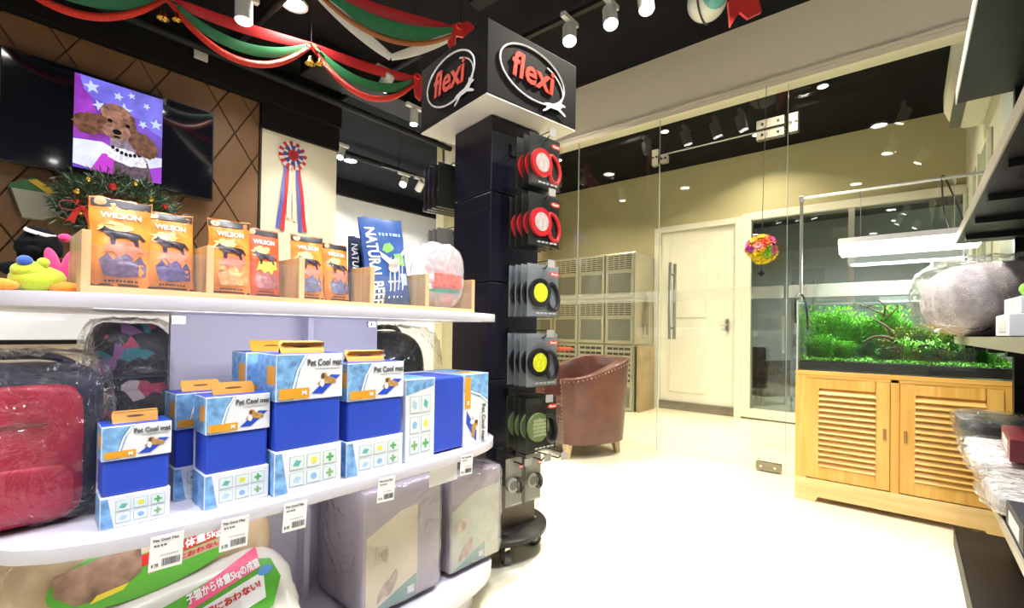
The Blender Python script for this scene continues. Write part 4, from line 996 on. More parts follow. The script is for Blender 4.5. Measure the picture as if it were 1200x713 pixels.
for y0, y1, hy in ((0.076, 0.452, 0.098), (-0.342, 0.035, 0.013)):
    z0, z1 = 0.137, 0.703
    dd = CB(ax-0.004, ax+0.016, y0, y0+0.06, z0, z1).box(-0.004, 0.016, y1-0.06-0.056, y1-0.056, z0, z1).box(-0.004, 0.016, y0+0.06-0.056, y1-0.06-0.056, z0, z0+0.065).box(-0.004, 0.016, y0+0.06-0.056, y1-0.06-0.056, z1-0.055, z1).build('door', HONEYZ, cb, bevel=0.0015)
    n = 14; zz0, zz1 = z0+0.068, z1-0.058; st_ = (zz1-zz0)/n
    me = MB(); me.T = Matrix.Rotation(R(35), 4, 'Y'); me.box(-0.004, 0.004, y0+0.058-0.056, y1-0.058-0.056, -st_*0.62, st_*0.62)
    mesh = me.mesh('slat', HONEY)
    for k in range(n): put('slat', mesh, dd, (0.006, 0, zz0+st_*(k+0.5)))
    CB(ax-0.010, ax-0.004, hy-0.007, hy+0.007, 0.40, 0.46).build('finger_pull', M('recess_brown', (0.36, 0.18, 0.05), 0.5), dd, bevel=0.002)
TANKG = glassy('aquarium_glass', (0.95, 0.99, 0.975), 0.9, 0.0, 1.3)
tk = thing('aquarium', 'rimless planted glass aquarium on the honey wooden cabinet', 'aquarium', (3.39, 0.056, 0.7455))
tx, tyh, th = 0.205, 0.445, 0.405
for nm, b in (('front_pane', (-tx, -tx+0.008, -tyh, tyh, 0, th)), ('back_pane', (tx-0.008, tx, -tyh, tyh, 0, th)), ('side_pane', (-tx+0.008, tx-0.008, -tyh, -tyh+0.008, 0, th)), ('side_pane', (-tx+0.008, tx-0.008, tyh-0.008, tyh, 0, th)), ('bottom_pane', (-tx+0.008, tx-0.008, -tyh+0.008, tyh-0.008, 0, 0.008))):
    MB().box(*b).build(nm, TANKG, tk)
for y in (-tyh, tyh): MB().box(-tx-0.0005, -tx+0.0085, y-0.004, y+0.004, 0, th).build('pane_edge', GLASSE, tk)
MB().box(-tx-0.0005, -tx+0.0085, -tyh, tyh, th, th+0.0015).box(tx-0.0085, tx+0.0005, -tyh, tyh, th, th+0.0015).build('pane_rim', GLASSE, tk)
def soil_h(x, y): return 0.055+0.07*max(0, (x+tx)/(2*tx))**1.3+0.02*noise.noise(Vector((x*9, y*7, 1)))*max(0, (x+tx)/(2*tx))
mb = MB()
nx, ny = 14, 26
mb.grid(lambda a, b: ((-tx+0.009+a*(2*tx-0.018)), (-tyh+0.009+b*(2*tyh-0.018)), soil_h(-tx+a*2*tx, -tyh+b*2*tyh)), nx, ny)
mb.box(-tx+0.009, tx-0.009, -tyh+0.009, tyh-0.009, 0.009, 0.05)
mb.build('soil', M('black_aqua_soil', (0.012, 0.011, 0.009), 0.8, bump=0.6, bs=180), tk)
MB().box(-tx+0.0085, tx-0.0085, -tyh+0.0085, tyh-0.0085, 0.368, 0.370).build('water_surface', glassy('water_film', (0.95, 0.985, 0.97), 0.9, 0.01, 1.33), tk)
# plants: each clump a thing, its leaves one mesh
def leaf(mb, p, d, L, w_, up_=Vector((0, 0, 1))):
    d = d.normalized(); s = d.cross(up_)
    if s.length < 1e-3: s = Vector((1, 0, 0))
    s.normalize(); n_ = s.cross(d)
    mb.add([p, p+d*L*0.5+s*w_+n_*w_*0.3, p+d*L, p+d*L*0.5-s*w_+n_*w_*0.3], [(0, 1, 2), (0, 2, 3)])
def clump(kind, seed):
    q = random.Random(seed); mb = MB()
    if kind == 'stem':
        for k in range(16):
            b = Vector((q.gauss(0, 0.022), q.gauss(0, 0.028), 0)); H_ = q.uniform(0.65, 1.0)*0.2
            tip = b+Vector((q.gauss(0, 0.02), q.gauss(0, 0.02), H_))
            for j in range(9):
                t_ = 0.15+0.85*j/8; p_ = b.lerp(tip, t_)
                for m_ in range(4):
                    a_ = m_*PI/2+j*0.8
                    leaf(mb, p_, Vector((math.cos(a_), math.sin(a_), 0.5)), 0.026, 0.0055)
    elif kind == 'blade':
        for k in range(46):
            a_ = q.uniform(0, 2*PI); b = Vector((q.gauss(0, 0.012), q.gauss(0, 0.012), 0)); l_ = q.uniform(0.07, 0.15)
            o_ = Vector((math.cos(a_), math.sin(a_), 0))*q.uniform(0.02, 0.075)
            pts = [b, b+o_*0.35+Vector((0, 0, l_*0.6)), b+o_+Vector((0, 0, l_*0.85)), b+o_*1.5+Vector((0, 0, l_*0.75))]
            s = Vector((-math.sin(a_), math.cos(a_), 0))*0.003
            mb.add([pts[0]-s, pts[0]+s, pts[1]+s, pts[1]-s, pts[2]+s, pts[2]-s, pts[3]], [(0, 1, 2, 3), (3, 2, 4, 5), (5, 4, 6)])
    else:  # moss ball
        for k in range(420):
            d_ = Vector((q.gauss(0, 1), q.gauss(0, 1), q.gauss(0, 1))).normalized(); p_ = Vector((d_.x*0.045, d_.y*0.055, d_.z*0.03))*q.uniform(0.5, 1)
            leaf(mb, p_, d_+Vector((q.gauss(0, .5), q.gauss(0, .5), 0.4)), 0.012, 0.003)
    return mb
def leafm(nm, c):
    return M(nm, c, 0.45, var=0.65, vs=70)
LM = {'bright': leafm('bright_leaf', (0.17, 0.50, 0.03)), 'deep': leafm('deep_leaf', (0.05, 0.20, 0.02)), 'olive': leafm('olive_moss', (0.22, 0.20, 0.04)), 'yellowish': leafm('yellow_leaf', (0.32, 0.36, 0.05))}
PM = {}
for kd, mt in (('stem', 'bright'), ('stem', 'deep'), ('stem', 'yellowish'), ('blade', 'bright'), ('blade', 'deep'), ('moss', 'olive')):
    PM[kd, mt] = [clump(kd, sd*7+len(PM)).mesh('foliage', LM[mt]) for sd in range(2)]
LAB = {('stem', 'bright'): 'bright green bushy stem plant growing in the aquarium', ('stem', 'deep'): 'dark green bushy stem plant growing in the aquarium', ('stem', 'yellowish'): 'yellow green bushy stem plant behind the driftwood in the aquarium',
       ('blade', 'bright'): 'light green grassy plant with arching blades in the aquarium', ('blade', 'deep'): 'dark green grassy plant with arching blades in the aquarium', ('moss', 'olive'): 'olive brown moss tuft on the aquarium driftwood'}
def plant(kd, mt, x, y, s=1.0, sz=1.0, dz=0.0):
    z = soil_h(x, y)-0.004+dz
    o = put('aquatic_plant' if kd != 'moss' else 'moss_tuft', PM[kd, mt][rnd.randrange(2)], None, (3.39+x, 0.056+y, 0.7455+z), (0, 0, rnd.uniform(0, 6.28)), (s, s, s*sz))
    tag(o, LAB[kd, mt], 'plant', 'aquarium plants '+kd+' '+mt)
for k in range(15):
    y = tyh-0.06-k*0.026; plant('stem', 'bright', rnd.uniform(0.0, 0.15), y, 1.05, rnd.uniform(0.95, 1.4))
for k in range(8):
    plant('stem', 'bright', rnd.uniform(-0.13, -0.02), tyh-0.06-k*0.025, 0.8, rnd.uniform(0.55, 0.9))
for k in range(12):
    plant('stem', 'yellowish' if k % 3 else 'bright', rnd.uniform(0.0, 0.15), 0.06-k*0.035, 0.95, rnd.uniform(0.75, 1.15))
for k in range(14):
    plant('stem', 'deep', rnd.uniform(-0.10, 0.02), 0.38-0.055*k, 0.8, rnd.uniform(0.45, 0.8))
for k in range(14):
    plant('blade', 'bright' if k % 3 else 'deep', rnd.uniform(-0.10, 0.06), -0.02-0.026*k, 0.95, rnd.uniform(0.8, 1.1))
# carpet of tiny leaves
mb = MB(); q = random.Random(3)
for k in range(5200):
    x, y = q.uniform(-tx+0.014, 0.04), q.uniform(-tyh+0.014, tyh-0.014)
    p_ = Vector((x, y, soil_h(x, y)+q.uniform(-0.002, 0.012)))
    leaf(mb, p_, Vector((q.gauss(0, 1), q.gauss(0, 1), 0.9)), 0.012, 0.0035)
o = mb.build('carpet_plant', LM['bright'], None, loc=(3.39, 0.056, 0.7455)); tag(o, 'low bright green carpet plant covering the aquarium soil', 'plant', kind='stuff')
DRIFT = M('brown_driftwood', (0.07, 0.036, 0.018), 0.8, var=0.4, vs=30, bump=0.5, bs=60)
def root(nm, lab, paths, r):
    t = thing(nm, lab, 'driftwood', (3.39, 0.056, 0.7455))
    for i, pts in enumerate(paths):
        sp = spline(pts, 6); n = len(sp)
        MB().tube(sp, r, 8, rs=[r*(1-0.75*j/(n-1))*(1 if i == 0 else 0.6) for j in range(n)]).build('branch', DRIFT, t, smooth=60)
root('driftwood', 'gnarled brown driftwood sprawling in the middle of the aquarium', [
    [(0.02, -0.02, 0.07), (-0.03, -0.06, 0.13), (-0.06, -0.14, 0.12), (-0.08, -0.22, 0.08)], [(-0.02, -0.04, 0.12), (-0.06, 0.02, 0.19), (-0.05, 0.09, 0.20), (-0.07, 0.14, 0.17)],
    [(-0.03, -0.06, 0.13), (-0.08, 0.0, 0.14), (-0.10, 0.08, 0.13)], [(-0.04, -0.08, 0.13), (-0.09, -0.12, 0.16), (-0.10, -0.2, 0.14)], [(0, -0.02, 0.1), (-0.02, 0.03, 0.24), (-0.01, 0.10, 0.30)]], 0.022)
root('driftwood', 'thin dark branches rising above the aquarium plants', [
    [(0.10, 0.05, 0.1), (0.06, 0.07, 0.25), (0.03, 0.05, 0.36), (0.02, 0.08, 0.41)], [(0.05, 0.06, 0.28), (0.03, 0.0, 0.36), (0.02, -0.04, 0.385)], [(0.04, 0.06, 0.33), (0.03, 0.15, 0.38), (0.02, 0.20, 0.40)]], 0.010)
for x, y, z in ((-0.03, -0.08, 0.07), (-0.06, -0.16, 0.05), (-0.07, -0.02, 0.09), (-0.04, 0.05, 0.12), (-0.09, -0.10, 0.07), (0.0, -0.2, 0.06), (-0.10, 0.02, 0.05), (-0.11, -0.06, 0.03), (-0.12, -0.14, 0.02), (-0.08, -0.20, 0.05)):
    plant('moss', 'olive', x, y, 0.9, 0.8, z*0.8)
# light rail and hood
rl = thing('aquarium_light_rail', 'thin steel gantry rail standing over the aquarium', 'light rail', (3.39, 0.056, 0.7455))
for y in (-0.46, 0.461): MB().cyl((0.01, y, 0.0), (0.01, y, 1.055), 0.009, n=12).build('post', STEEL, rl, smooth=40)
MB().cyl((0.01, -0.46, 1.055), (0.01, 0.47, 1.055), 0.009, n=12).build('crossbar', STEEL, rl, smooth=40)
for y in (-0.46, 0.461): MB().box(-0.008, 0.028, y-0.012, y+0.012, 1.035, 1.07).build('joint', STEEL, rl, bevel=0.002)
hd = thing('aquarium_light', 'long white aquarium light hood hanging over the tank', 'light', (3.40, 0.02, 1.425))
L_ = 0.30
hood = [(-0.105, 0.0), (0.105, 0.0), (0.105, 0.055), (0.06, 0.085), (-0.06, 0.085), (-0.105, 0.055)]
MB().prism([(-0.112, 0.055), (0.112, 0.055), (0.07, 0.092), (-0.07, 0.092)], -L_, L_, 'y').build('hood', M('silver_hood', (0.55, 0.56, 0.57), 0.3, 0.7), hd)
MB().prism([(-0.085, 0.0), (0.085, 0.0), (0.108, 0.055), (-0.108, 0.055)], -L_+0.005, L_-0.005, 'y').build('diffuser', M('lit_white_diffuser', (1, 1, 1), 0.4, emit=3.2, ecol=(0.93, 1.0, 0.98)), hd)
for y in (-0.20, 0.20):
    MB().cyl((0, y, 0.09), (0, y, 0.376), 0.0015, n=6).build('hanging_wire', STEEL, hd); MB().cyl((0, y, 0.335), (0, y, 0.366), 0.006, n=8).build('wire_gripper', STEEL, hd)
MB().tube(spline([(0, -0.18, 0.09), (0.02, -0.16, 0.2), (-0.02, -0.15, 0.34), (0, -0.155, 0.39), (0.02, -0.19, 0.3), (0.01, -0.23, 0.15), (0.015, -0.24, 0.0), (0.03, -0.25, -0.15)], 6), 0.004, 6).build('power_cable', BLACKP, hd, smooth=50)
ld = bpy.data.lights.new('hood_light', 'AREA'); ld.shape = 'RECTANGLE'; ld.size = 0.16; ld.size_y = 0.56; ld.energy = 13; ld.color = (0.92, 1, 0.97)
lo = bpy.data.objects.new('hood_light', ld); COL.objects.link(lo); lo.parent = hd; lo.location = (0, 0, -0.003)
o = MB().tube(spline([(3.2, 0.512, 1.02), (3.19, 0.514, 1.16), (3.25, 0.49, 1.19), (3.27, 0.47, 1.12), (3.27, 0.46, 0.98)], 6), 0.006, 8).build('filter_hose', BLACKP, None, smooth=50); tag(o, 'black filter hose hooked over the aquarium corner', 'hose')

# ================================================================== tub armchair
LEA = M('brown_leather', (0.11, 0.042, 0.032), 0.3, var=0.22, vs=7, bump=0.12, bs=45, coat=0.15)
LEAD = M('brown_leather_cushion', (0.10, 0.038, 0.028), 0.33, var=0.2, vs=7, bump=0.1, bs=45)
ch = thing('tub_armchair', 'brown leather tub armchair with brass nailheads in front of the glass wall', 'armchair', (3.26, 2.04, 0), R(-112))
def path(t, k=0.0, flare=0.0):
    """U shaped plan of the shell, t 0..1 from one arm front round the back to the other; k moves inward"""
    W_, D_ = 0.33+flare-k, 0.33+flare-k
    a = -PI*0.5+ (t-0.5)*2*PI*0.82 + PI
    c, s = math.cos(a), math.sin(a); q = (abs(c)**3+abs(s)**3)**(-1/3)
    return c, s, q, W_, D_
def shell(t, v, inner):
    # v: 0 bottom .. 1 top
    ang = (t-0.5)*2*R(148)      # 0 = back (+y)
    sx, cy = math.sin(ang), math.cos(ang)
    q = (abs(sx)**3.2+abs(cy)**3.2)**(-1/3.2)
    back = max(0.0, cy)
    top = 0.60+0.15*min(1, max(0, (cy+0.75)/1.45))**1.1
    z = 0.105+(top-0.105)*v
    fl = 0.035*v
    k = 0.085 if inner else 0.0
    return Vector((sx*q*(0.31+fl-k), cy*q*(0.30+fl*1.2-k)+0.01, z))
mb = MB(); NT, NV = 44, 8
prof = [(False, j/NV) for j in range(NV+1)]+[(True, 1-j/NV) for j in range(NV+1)]
def sp(i, j):
    inn, v = prof[j]; t = i/NT
    p = shell(t, v, inn)
    if v == 1: p.z += 0.0
    return p
vs = [sp(i, j) for i in range(NT+1) for j in range(len(prof))]; Wd = len(prof)
fs = [(i*Wd+j, (i+1)*Wd+j, (i+1)*Wd+(j+1) % Wd, i*Wd+(j+1) % Wd) for i in range(NT) for j in range(Wd)]
fs += [tuple(range(Wd)), tuple(NT*Wd+j for j in range(Wd))[::-1]]
mb.add(vs, fs); mb.build('shell', LEA, ch, smooth=50, bevel=0.012, seg=3)
supere((0, -0.03, 0.345), (0.225, 0.25, 0.075), 5, 36, 18).build('seat_cushion', LEAD, ch, smooth=60)
MB().box(-0.225, 0.225, -0.26, 0.22, 0.105, 0.29).build('seat_base', LEA, ch, bevel=0.01)
mb = MB()
for inn in (False,):
    for i in range(60):
        t = i/59; p = shell(t, 0.97, False); c = Vector((p.x*1.005, p.y*1.005, p.z-0.01)); mb.sphere(c, 0.006, 6, 4)
for t in (0.0, 1.0):
    for j in range(18):
        a, b = shell(t, j/17*0.96+0.02, False), shell(t, j/17*0.96+0.02, True)
        for q_ in (0.12, 0.9): mb.sphere(a.lerp(b, q_)+Vector((0, -0.004, 0)), 0.006, 6, 4)
        mb.sphere(a+Vector((math.copysign(0.002, a.x), 0.014, 0)), 0.006, 6, 4)
o = mb.build('nailheads', M('aged_brass', (0.42, 0.30, 0.18), 0.35, 1.0), ch, smooth=60); part(o, 'row of brass nailheads')
for x, y in ((-0.20, -0.24), (0.20, -0.24), (-0.19, 0.22), (0.19, 0.22)):
    MB().cyl((x*1.06, y*1.06, 0), (x, y, 0.107), 0.022, 0.038, 4).build('leg', wood('pale_leg_wood', (0.45, 0.33, 0.18), (0.58, 0.44, 0.26), 'z', 10), ch)

# ================================================================== back room behind the glass
KST = M('kennel_steel', (0.52, 0.50, 0.40), 0.35, 0.75, var=0.08, vs=3); KGL = M('kennel_tinted_glass', (0.16, 0.16, 0.13), 0.15, 0.3, spec=0.8)
KDK = M('kennel_dark_slot', (0.06, 0.055, 0.04), 0.6)
kx, ky0, cw = 5.2, 2.50, 0.39
def kennel(label, z0, z1, n=4, louv=0.42):
    t = thing('kennel_cage', label, 'cage', (kx, ky0, z0), 0, 'stacked steel kennels'); H_ = z1-z0
    MB().box(0.02, 0.55, 0, cw*n, 0, H_).build('body', KST, t, bevel=0.004)
    for c in range(n):
        y0, y1 = c*cw+0.012, (c+1)*cw-0.012
        d = MB().box(0.0, 0.02, y0, y1, 0.015, H_-0.015).build('door', KST, t, bevel=0.002)
        zl = H_*(1-louv)
        MB().box(-0.002, 0.0, y0+0.03, y1-0.03, zl+0.02, H_-0.035).build('vent_back', KDK, d)
        mb = MB(); nl = 7; hh = (H_-0.035-zl-0.02)/nl
        for k in range(nl):
            mb.box(-0.007, -0.002, y0+0.03, y1-0.03, zl+0.02+hh*k, zl+0.02+hh*(k+0.5))
        for k in (1, 2, 3): mb.box(-0.008, -0.002, y0+0.03+(y1-y0-0.06)*k/4-0.004, y0+0.03+(y1-y0-0.06)*k/4+0.004, zl+0.02, H_-0.035)
        mb.build('louvre', KST, d)
        if zl > 0.12: MB().box(-0.003, 0.0, y0+0.035, y1-0.035, 0.05, zl-0.015).build('pane', KGL, d)
        MB().box(-0.014, 0, y0+0.004, y0+0.018, H_*0.45, H_*0.55).build('latch', CHROME, d)
    return t
kennel('steel kennel tier with dark windows at the top of the stack', 1.361, 1.917)
kennel('steel kennel tier in the middle of the stack', 0.801, 1.359)
kennel('steel kennel tier with tall louvres standing on the floor', 0.0, 0.799, louv=0.62)
o = MB().box(5.23, 5.66, 2.435, 2.475, 0.0, 0.785).build('wooden_board', M('tan_board', (0.36, 0.27, 0.15), 0.5, var=0.15, vs=6), None, bevel=0.004); tag(o, 'tan wooden board standing against the side of the kennels', 'board')
o = thing('leash_bundle', 'grey leash and brush hanging on the side of the kennel stack', 'leash', (5.5, 2.497, 1.42))
MB().tube(spline([(0, 0, 0.0), (0.02, -0.03, -0.1), (-0.02, -0.03, -0.3), (0.02, -0.03, -0.5), (0.03, -0.02, -0.2), (0, 0, 0)], 6), 0.012, 6).build('strap', M('grey_webbing', (0.25, 0.23, 0.18), 0.7), o); MB().box(-0.02, 0.03, -0.03, 0, -0.02, 0.03).build('peg', STEEL, o)
t = thing('round_table', 'round red topped table behind the glass near the kennels', 'table', (4.38, 3.19, 0))
MB().lathe([(0, 0.735), (0.30, 0.735), (0.31, 0.745), (0.31, 0.76), (0.30, 0.768), (0, 0.768)], 40).build('table_top', M('red_laminate', (0.55, 0.09, 0.05), 0.35), t, smooth=40)
MB().cyl((0, 0, 0.02), (0, 0, 0.735), 0.03, n=16).build('pedestal', STEEL, t, smooth=40); MB().lathe([(0, 0), (0.2, 0), (0.2, 0.012), (0.04, 0.03), (0, 0.03)], 32).build('base', STEEL, t, smooth=40)
t = thing('air_conditioner', 'white wall mounted air conditioner on the side wall behind the glass', 'air conditioner', (4.1, -0.38, 2.40))
MB().prism([(0, 0.0), (0.10, 0.0), (0.17, 0.06), (0.20, 0.14), (0.20, 0.28), (0.17, 0.31), (0, 0.31)], -0.36, 0.40, 'x').build('casing', M('ivory_plastic', (0.72, 0.70, 0.60), 0.35), t, bevel=0.01)
MB().box(-0.34, 0.38, 0.09, 0.175, 0.012, 0.03).build('air_flap', M('dark_vent', (0.12, 0.12, 0.10), 0.5), t)
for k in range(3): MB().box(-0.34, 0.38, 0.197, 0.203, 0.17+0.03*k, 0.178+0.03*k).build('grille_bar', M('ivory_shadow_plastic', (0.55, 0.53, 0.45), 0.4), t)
w5 = struct('window_6', MB().box(4.0, 5.7, -0.382, -0.372, 0.9, 2.22), M('green_frosted_glass', (0.36, 0.42, 0.33), 0.25))
for x in (4.0, 4.55, 5.1, 5.66): MB().box(x, x+0.05, -0.372, -0.355, 0.9, 2.22).build('window_bar', WTRIM, w5)
# items in the inner room
t = thing('black_armchair', 'small black armchair in the inner room beyond the window', 'armchair', (7.3, 1.60, 0), R(60))
MB().box(-0.28, 0.28, -0.26, 0.28, 0.12, 0.42).build('seat', BLACKM, t, bevel=0.03); MB().box(-0.28, 0.28, 0.18, 0.30, 0.38, 0.78).build('backrest', BLACKM, t, bevel=0.03)
for s in (-1, 1): MB().box(s*0.29-0.05, s*0.29+0.05, -0.25, 0.28, 0.12, 0.60).build('arm', BLACKM, t, bevel=0.02)
for x in (-0.24, 0.24):
    for y in (-0.2, 0.22): MB().cyl((x, y, 0), (x, y, 0.13), 0.02, n=8).build('leg', STEEL, t)
t = thing('product_rack', 'grey rack of small goods in the inner room beyond the window', 'rack', (6.6, 0.98, 0))
MB().box(-0.04, 0.04, -0.12, -0.10, 0, 1.6).box(-0.04, 0.04, 0.10, 0.12, 0, 1.6).build('frame', STEEL, t)
for k in range(5):
    MB().box(-0.1, 0.1, -0.12, 0.12, 0.2+0.3*k, 0.215+0.3*k).build('shelf', STEEL, t)
    for j in range(3): MB().box(-0.07, 0.05, -0.10+0.07*j, -0.045+0.07*j, 0.215+0.3*k, 0.36+0.3*k).build('pack', M('rack_goods_%d' % (j % 3), [(0.35, 0.3, 0.3), (0.2, 0.2, 0.22), (0.45, 0.38, 0.4)][j], 0.5), t)
MB()

# ================================================================== television wall
tvm = M('black_gloss_screen', (0.006, 0.006, 0.012), 0.08, coat=0.5)
tv = thing('television', 'large black wall television showing a brown poodle on purple', 'television', (0.70, 4.10, 1.918))
MB().box(-0.565, 0.565, 0.012, 0.05, 0.0, 0.682).build('casing', BLACKP, tv, bevel=0.004)
MB().box(-0.553, 0.553, 0.004, 0.012, 0.012, 0.672).build('screen', tvm, tv)
MB().box(-0.15, 0.15, 0.05, 0.10, 0.2, 0.48).build('wall_mount', STEEL, tv)
def EM(nm, c, s=0.9, var=0.0, vs=12): return M(nm, tuple(k*0.02 for k in c), 0.2, emit=s, ecol=c) if not var else EMV(nm, c, s, var, vs)
def EMV(nm, c, s, var, vs):
    if nm in MATS: return MATS[nm]
    m = bpy.data.materials.new(nm); m.use_nodes = True; N, L = nt(m); p = N['Principled BSDF']; p.inputs['Base Color'].default_value = (0.01, 0.01, 0.01, 1)
    tcn = N.new('ShaderNodeTexCoord'); nz = N.new('ShaderNodeTexNoise'); nz.inputs['Scale'].default_value = vs; nz.inputs['Detail'].default_value = 8
    cr = N.new('ShaderNodeValToRGB'); cr.color_ramp.elements[0].position = 0.32; cr.color_ramp.elements[1].position = 0.68
    cr.color_ramp.elements[0].color = (*[k*(1-var) for k in c], 1); cr.color_ramp.elements[1].color = (*[min(1, k*(1+var)) for k in c], 1)
    L.new(tcn.outputs['Object'], nz.inputs[0]); L.new(nz.outputs['Fac'], cr.inputs[0]); L.new(cr.outputs[0], p.inputs['Emission Color']); p.inputs['Emission Strength'].default_value = s
    MATS[nm] = m; return m
PXW, PXH = 0.468, 0.607
layer = [0]
def pic(nm, poly, mt):
    layer[0] += 1; y = 0.004-0.0003*layer[0]
    return decal(nm, [((u-0.5)*PXW, 0.047+v*PXH) for u, v in poly], mt, tv, y-0.0003, y, 'y')
pic('picture_backdrop', rect(0, 1, 0, 1), EMV('screen_violet', (0.14, 0.06, 0.48), 1.0, 0.4, 6))
pic('picture_curtain', [(0, 0.32), (0.40, 0.32), (0.34, 0.55), (0.2, 0.7), (0.1, 1), (0, 1)], EMV('screen_purple', (0.26, 0.03, 0.42), 1.0, 0.5, 9))
pic('picture_haze', [(0.05, 1), (0.10, 0.85), (0.2, 0.78), (0.4, 0.76), (0.55, 0.70), (0.7, 0.70), (0.85, 0.60), (1, 0.55), (1, 1)], EMV('screen_periwinkle', (0.17, 0.15, 0.72), 1.0, 0.3, 7))
def star(cx, cy, r, a=0.2):
    return [(cx+(r if i % 2 == 0 else r*0.42)*math.cos(a+PI*i/5)*1.25, cy+(r if i % 2 == 0 else r*0.42)*math.sin(a+PI*i/5)) for i in range(10)]
for cx, cy, r in ((0.18, 0.90, 0.075), (0.47, 0.88, 0.05), (0.26, 0.72, 0.06), (0.54, 0.74, 0.085), (0.76, 0.64, 0.05), (0.95, 0.68, 0.065), (0.62, 0.93, 0.04), (0.80, 0.86, 0.04)):
    pic('picture_star', star(min(cx, 0.92), cy, r, cx*3), EM('screen_star', (0.55, 0.65, 1.0), 1.0))
pic('picture_cloth', [(0, 0.04), (0, 0.30), (0.30, 0.33), (0.5, 0.27), (1, 0.30), (1, 0)] + [(0.3, 0)], EMV('screen_white_cloth', (0.72, 0.75, 1.0), 1.0, 0.2, 8))
pic('picture_wedge', [(0.18, 0), (0.30, 0.20), (0.42, 0.24), (0.55, 0)], EM('screen_magenta', (0.55, 0.05, 0.6), 1.0))
pic('picture_wedge', [(0.70, 0), (0.85, 0.15), (1, 0.20), (1, 0)], EM('screen_magenta2', (0.35, 0.06, 0.6), 1.0))
FUR = EMV('screen_brown_fur', (0.15, 0.055, 0.03), 0.9, 0.75, 30); FURL = EMV('screen_tan_fur', (0.32, 0.15, 0.10), 0.9, 0.6, 34)
pic('picture_body', ell(0.62, 0.06, 0.22, 0.22, 30, 0, 0.05)[0:], EMV('screen_grey_fur', (0.10, 0.06, 0.09), 0.9, 0.7, 30)) if False else None
pic('picture_body', [(0.42, 0.0), (0.44, 0.2), (0.5, 0.34), (0.68, 0.34), (0.82, 0.22), (0.9, 0.0)], EMV('screen_grey_fur', (0.11, 0.07, 0.10), 0.9, 0.7, 30))
pic('picture_neck', [(0.38, 0.44), (0.40, 0.26), (0.52, 0.22), (0.68, 0.26), (0.68, 0.46)], EMV('screen_grey_chest', (0.28, 0.22, 0.30), 0.9, 0.5, 26))
pic('picture_ruffle', ell(0.57, 0.22, 0.25, 0.085, 34, -0.12, 0.10), EMV('screen_ruffle', (0.80, 0.75, 0.85), 1.0, 0.3, 40))
for k in range(7):
    pic('picture_bead', ell(0.42+0.05*k, 0.30-0.035*math.sin(k/6*PI)-0.005*k, 0.022, 0.022, 10), EM('screen_bead', (0.01, 0.01, 0.03), 0.9))
pic('picture_ear', ell(0.18, 0.50, 0.20, 0.115, 34, 0.15, 0.09), FUR)
pic('picture_ear', ell(0.77, 0.40, 0.19, 0.13, 34, -0.5, 0.09), FUR)
pic('picture_head', ell(0.47, 0.58, 0.21, 0.18, 40, 0, 0.05), FUR)
pic('picture_crown', ell(0.44, 0.68, 0.17, 0.10, 34, 0.05, 0.07), FURL)
pic('picture_muzzle', ell(0.46, 0.48, 0.16, 0.095, 30, 0, 0.06), FURL)
for x, y, rx, ry in ((0.38, 0.585, 0.028, 0.02), (0.58, 0.57, 0.028, 0.02), (0.46, 0.475, 0.05, 0.03), (0.46, 0.42, 0.04, 0.014)):
    pic('picture_eye', ell(x, y, rx, ry, 14), EM('screen_dark', (0.01, 0.006, 0.008), 0.8))
# rosette
rs = thing('award_rosette', 'red white and blue award rosette with ribbon tails on the white wall', 'rosette', (1.905, 4.194, 2.475))
RR, RW_, RB = M('rosette_red', (0.55, 0.02, 0.03), 0.5), M('rosette_white', (0.8, 0.75, 0.75), 0.5), M('rosette_blue', (0.05, 0.08, 0.35), 0.5)
n = 24
for k in range(n):
    a0, a1 = 2*PI*k/n, 2*PI*(k+1)/n; am = (a0+a1)/2
    def PP(r, a, y): return (r*math.cos(a), y, r*math.sin(a))
    MB().add([PP(0.075, a0, -0.012), PP(0.122, a0, -0.006), PP(0.128, am, -0.018), PP(0.122, a1, -0.006), PP(0.075, a1, -0.012), PP(0.1, am, -0.001)], [(0, 1, 2, 4), (2, 3, 4), (0, 4, 5), (0, 5, 1), (1, 5, 2), (2, 5, 3), (3, 5, 4)]).build('pleat', (RR, RW_)[k % 2], rs)
    MB().add([PP(0.045, a0, -0.022), PP(0.086, a0, -0.016), PP(0.088, am, -0.026), PP(0.086, a1, -0.016), PP(0.045, a1, -0.022), PP(0.06, am, -0.008)], [(0, 1, 2, 4), (2, 3, 4), (0, 4, 5), (0, 5, 1), (1, 5, 2), (2, 5, 3), (3, 5, 4)]).build('inner_pleat', (RB, RW_, RB)[k % 3], rs)
MB().cyl((0, -0.012, 0), (0, -0.032, 0), 0.05, 0.046, 28).build('centre_button', RR, rs, smooth=40)
MB().cyl((0, -0.030, 0), (0, -0.034, 0), 0.034, n=8).build('centre_emblem', M('rosette_dark_red', (0.30, 0.01, 0.02), 0.4), rs)
for dx, c, L_ in ((-0.085, 'blue', 0.60), (-0.058, 'red', 0.62), (-0.02, 'white', 0.50), (0.02, 'white', 0.52), (0.062, 'blue', 0.61), (0.092, 'red', 0.60)):
    def rb(u, v, dx=dx, L_=L_): return Vector((dx*0.6+(u-0.5)*0.024*(1+0.5*v)+dx*0.75*v, -0.006-0.006*math.sin(v*9+dx*40)-abs(dx)*0.03, -0.06-v*L_))
    m_ = {'red': RR, 'blue': M('rosette_violet', (0.12, 0.12, 0.50), 0.4), 'white': M('rosette_cream', (0.78, 0.70, 0.60), 0.5)}[c]
    mb = MB(); mb.grid(rb, 2, 18); mb.grid(lambda u, v: rb(u, v)+Vector((0, 0.0015, 0)), 2, 18); mb.build('ribbon_tail', m_, rs, smooth=60)
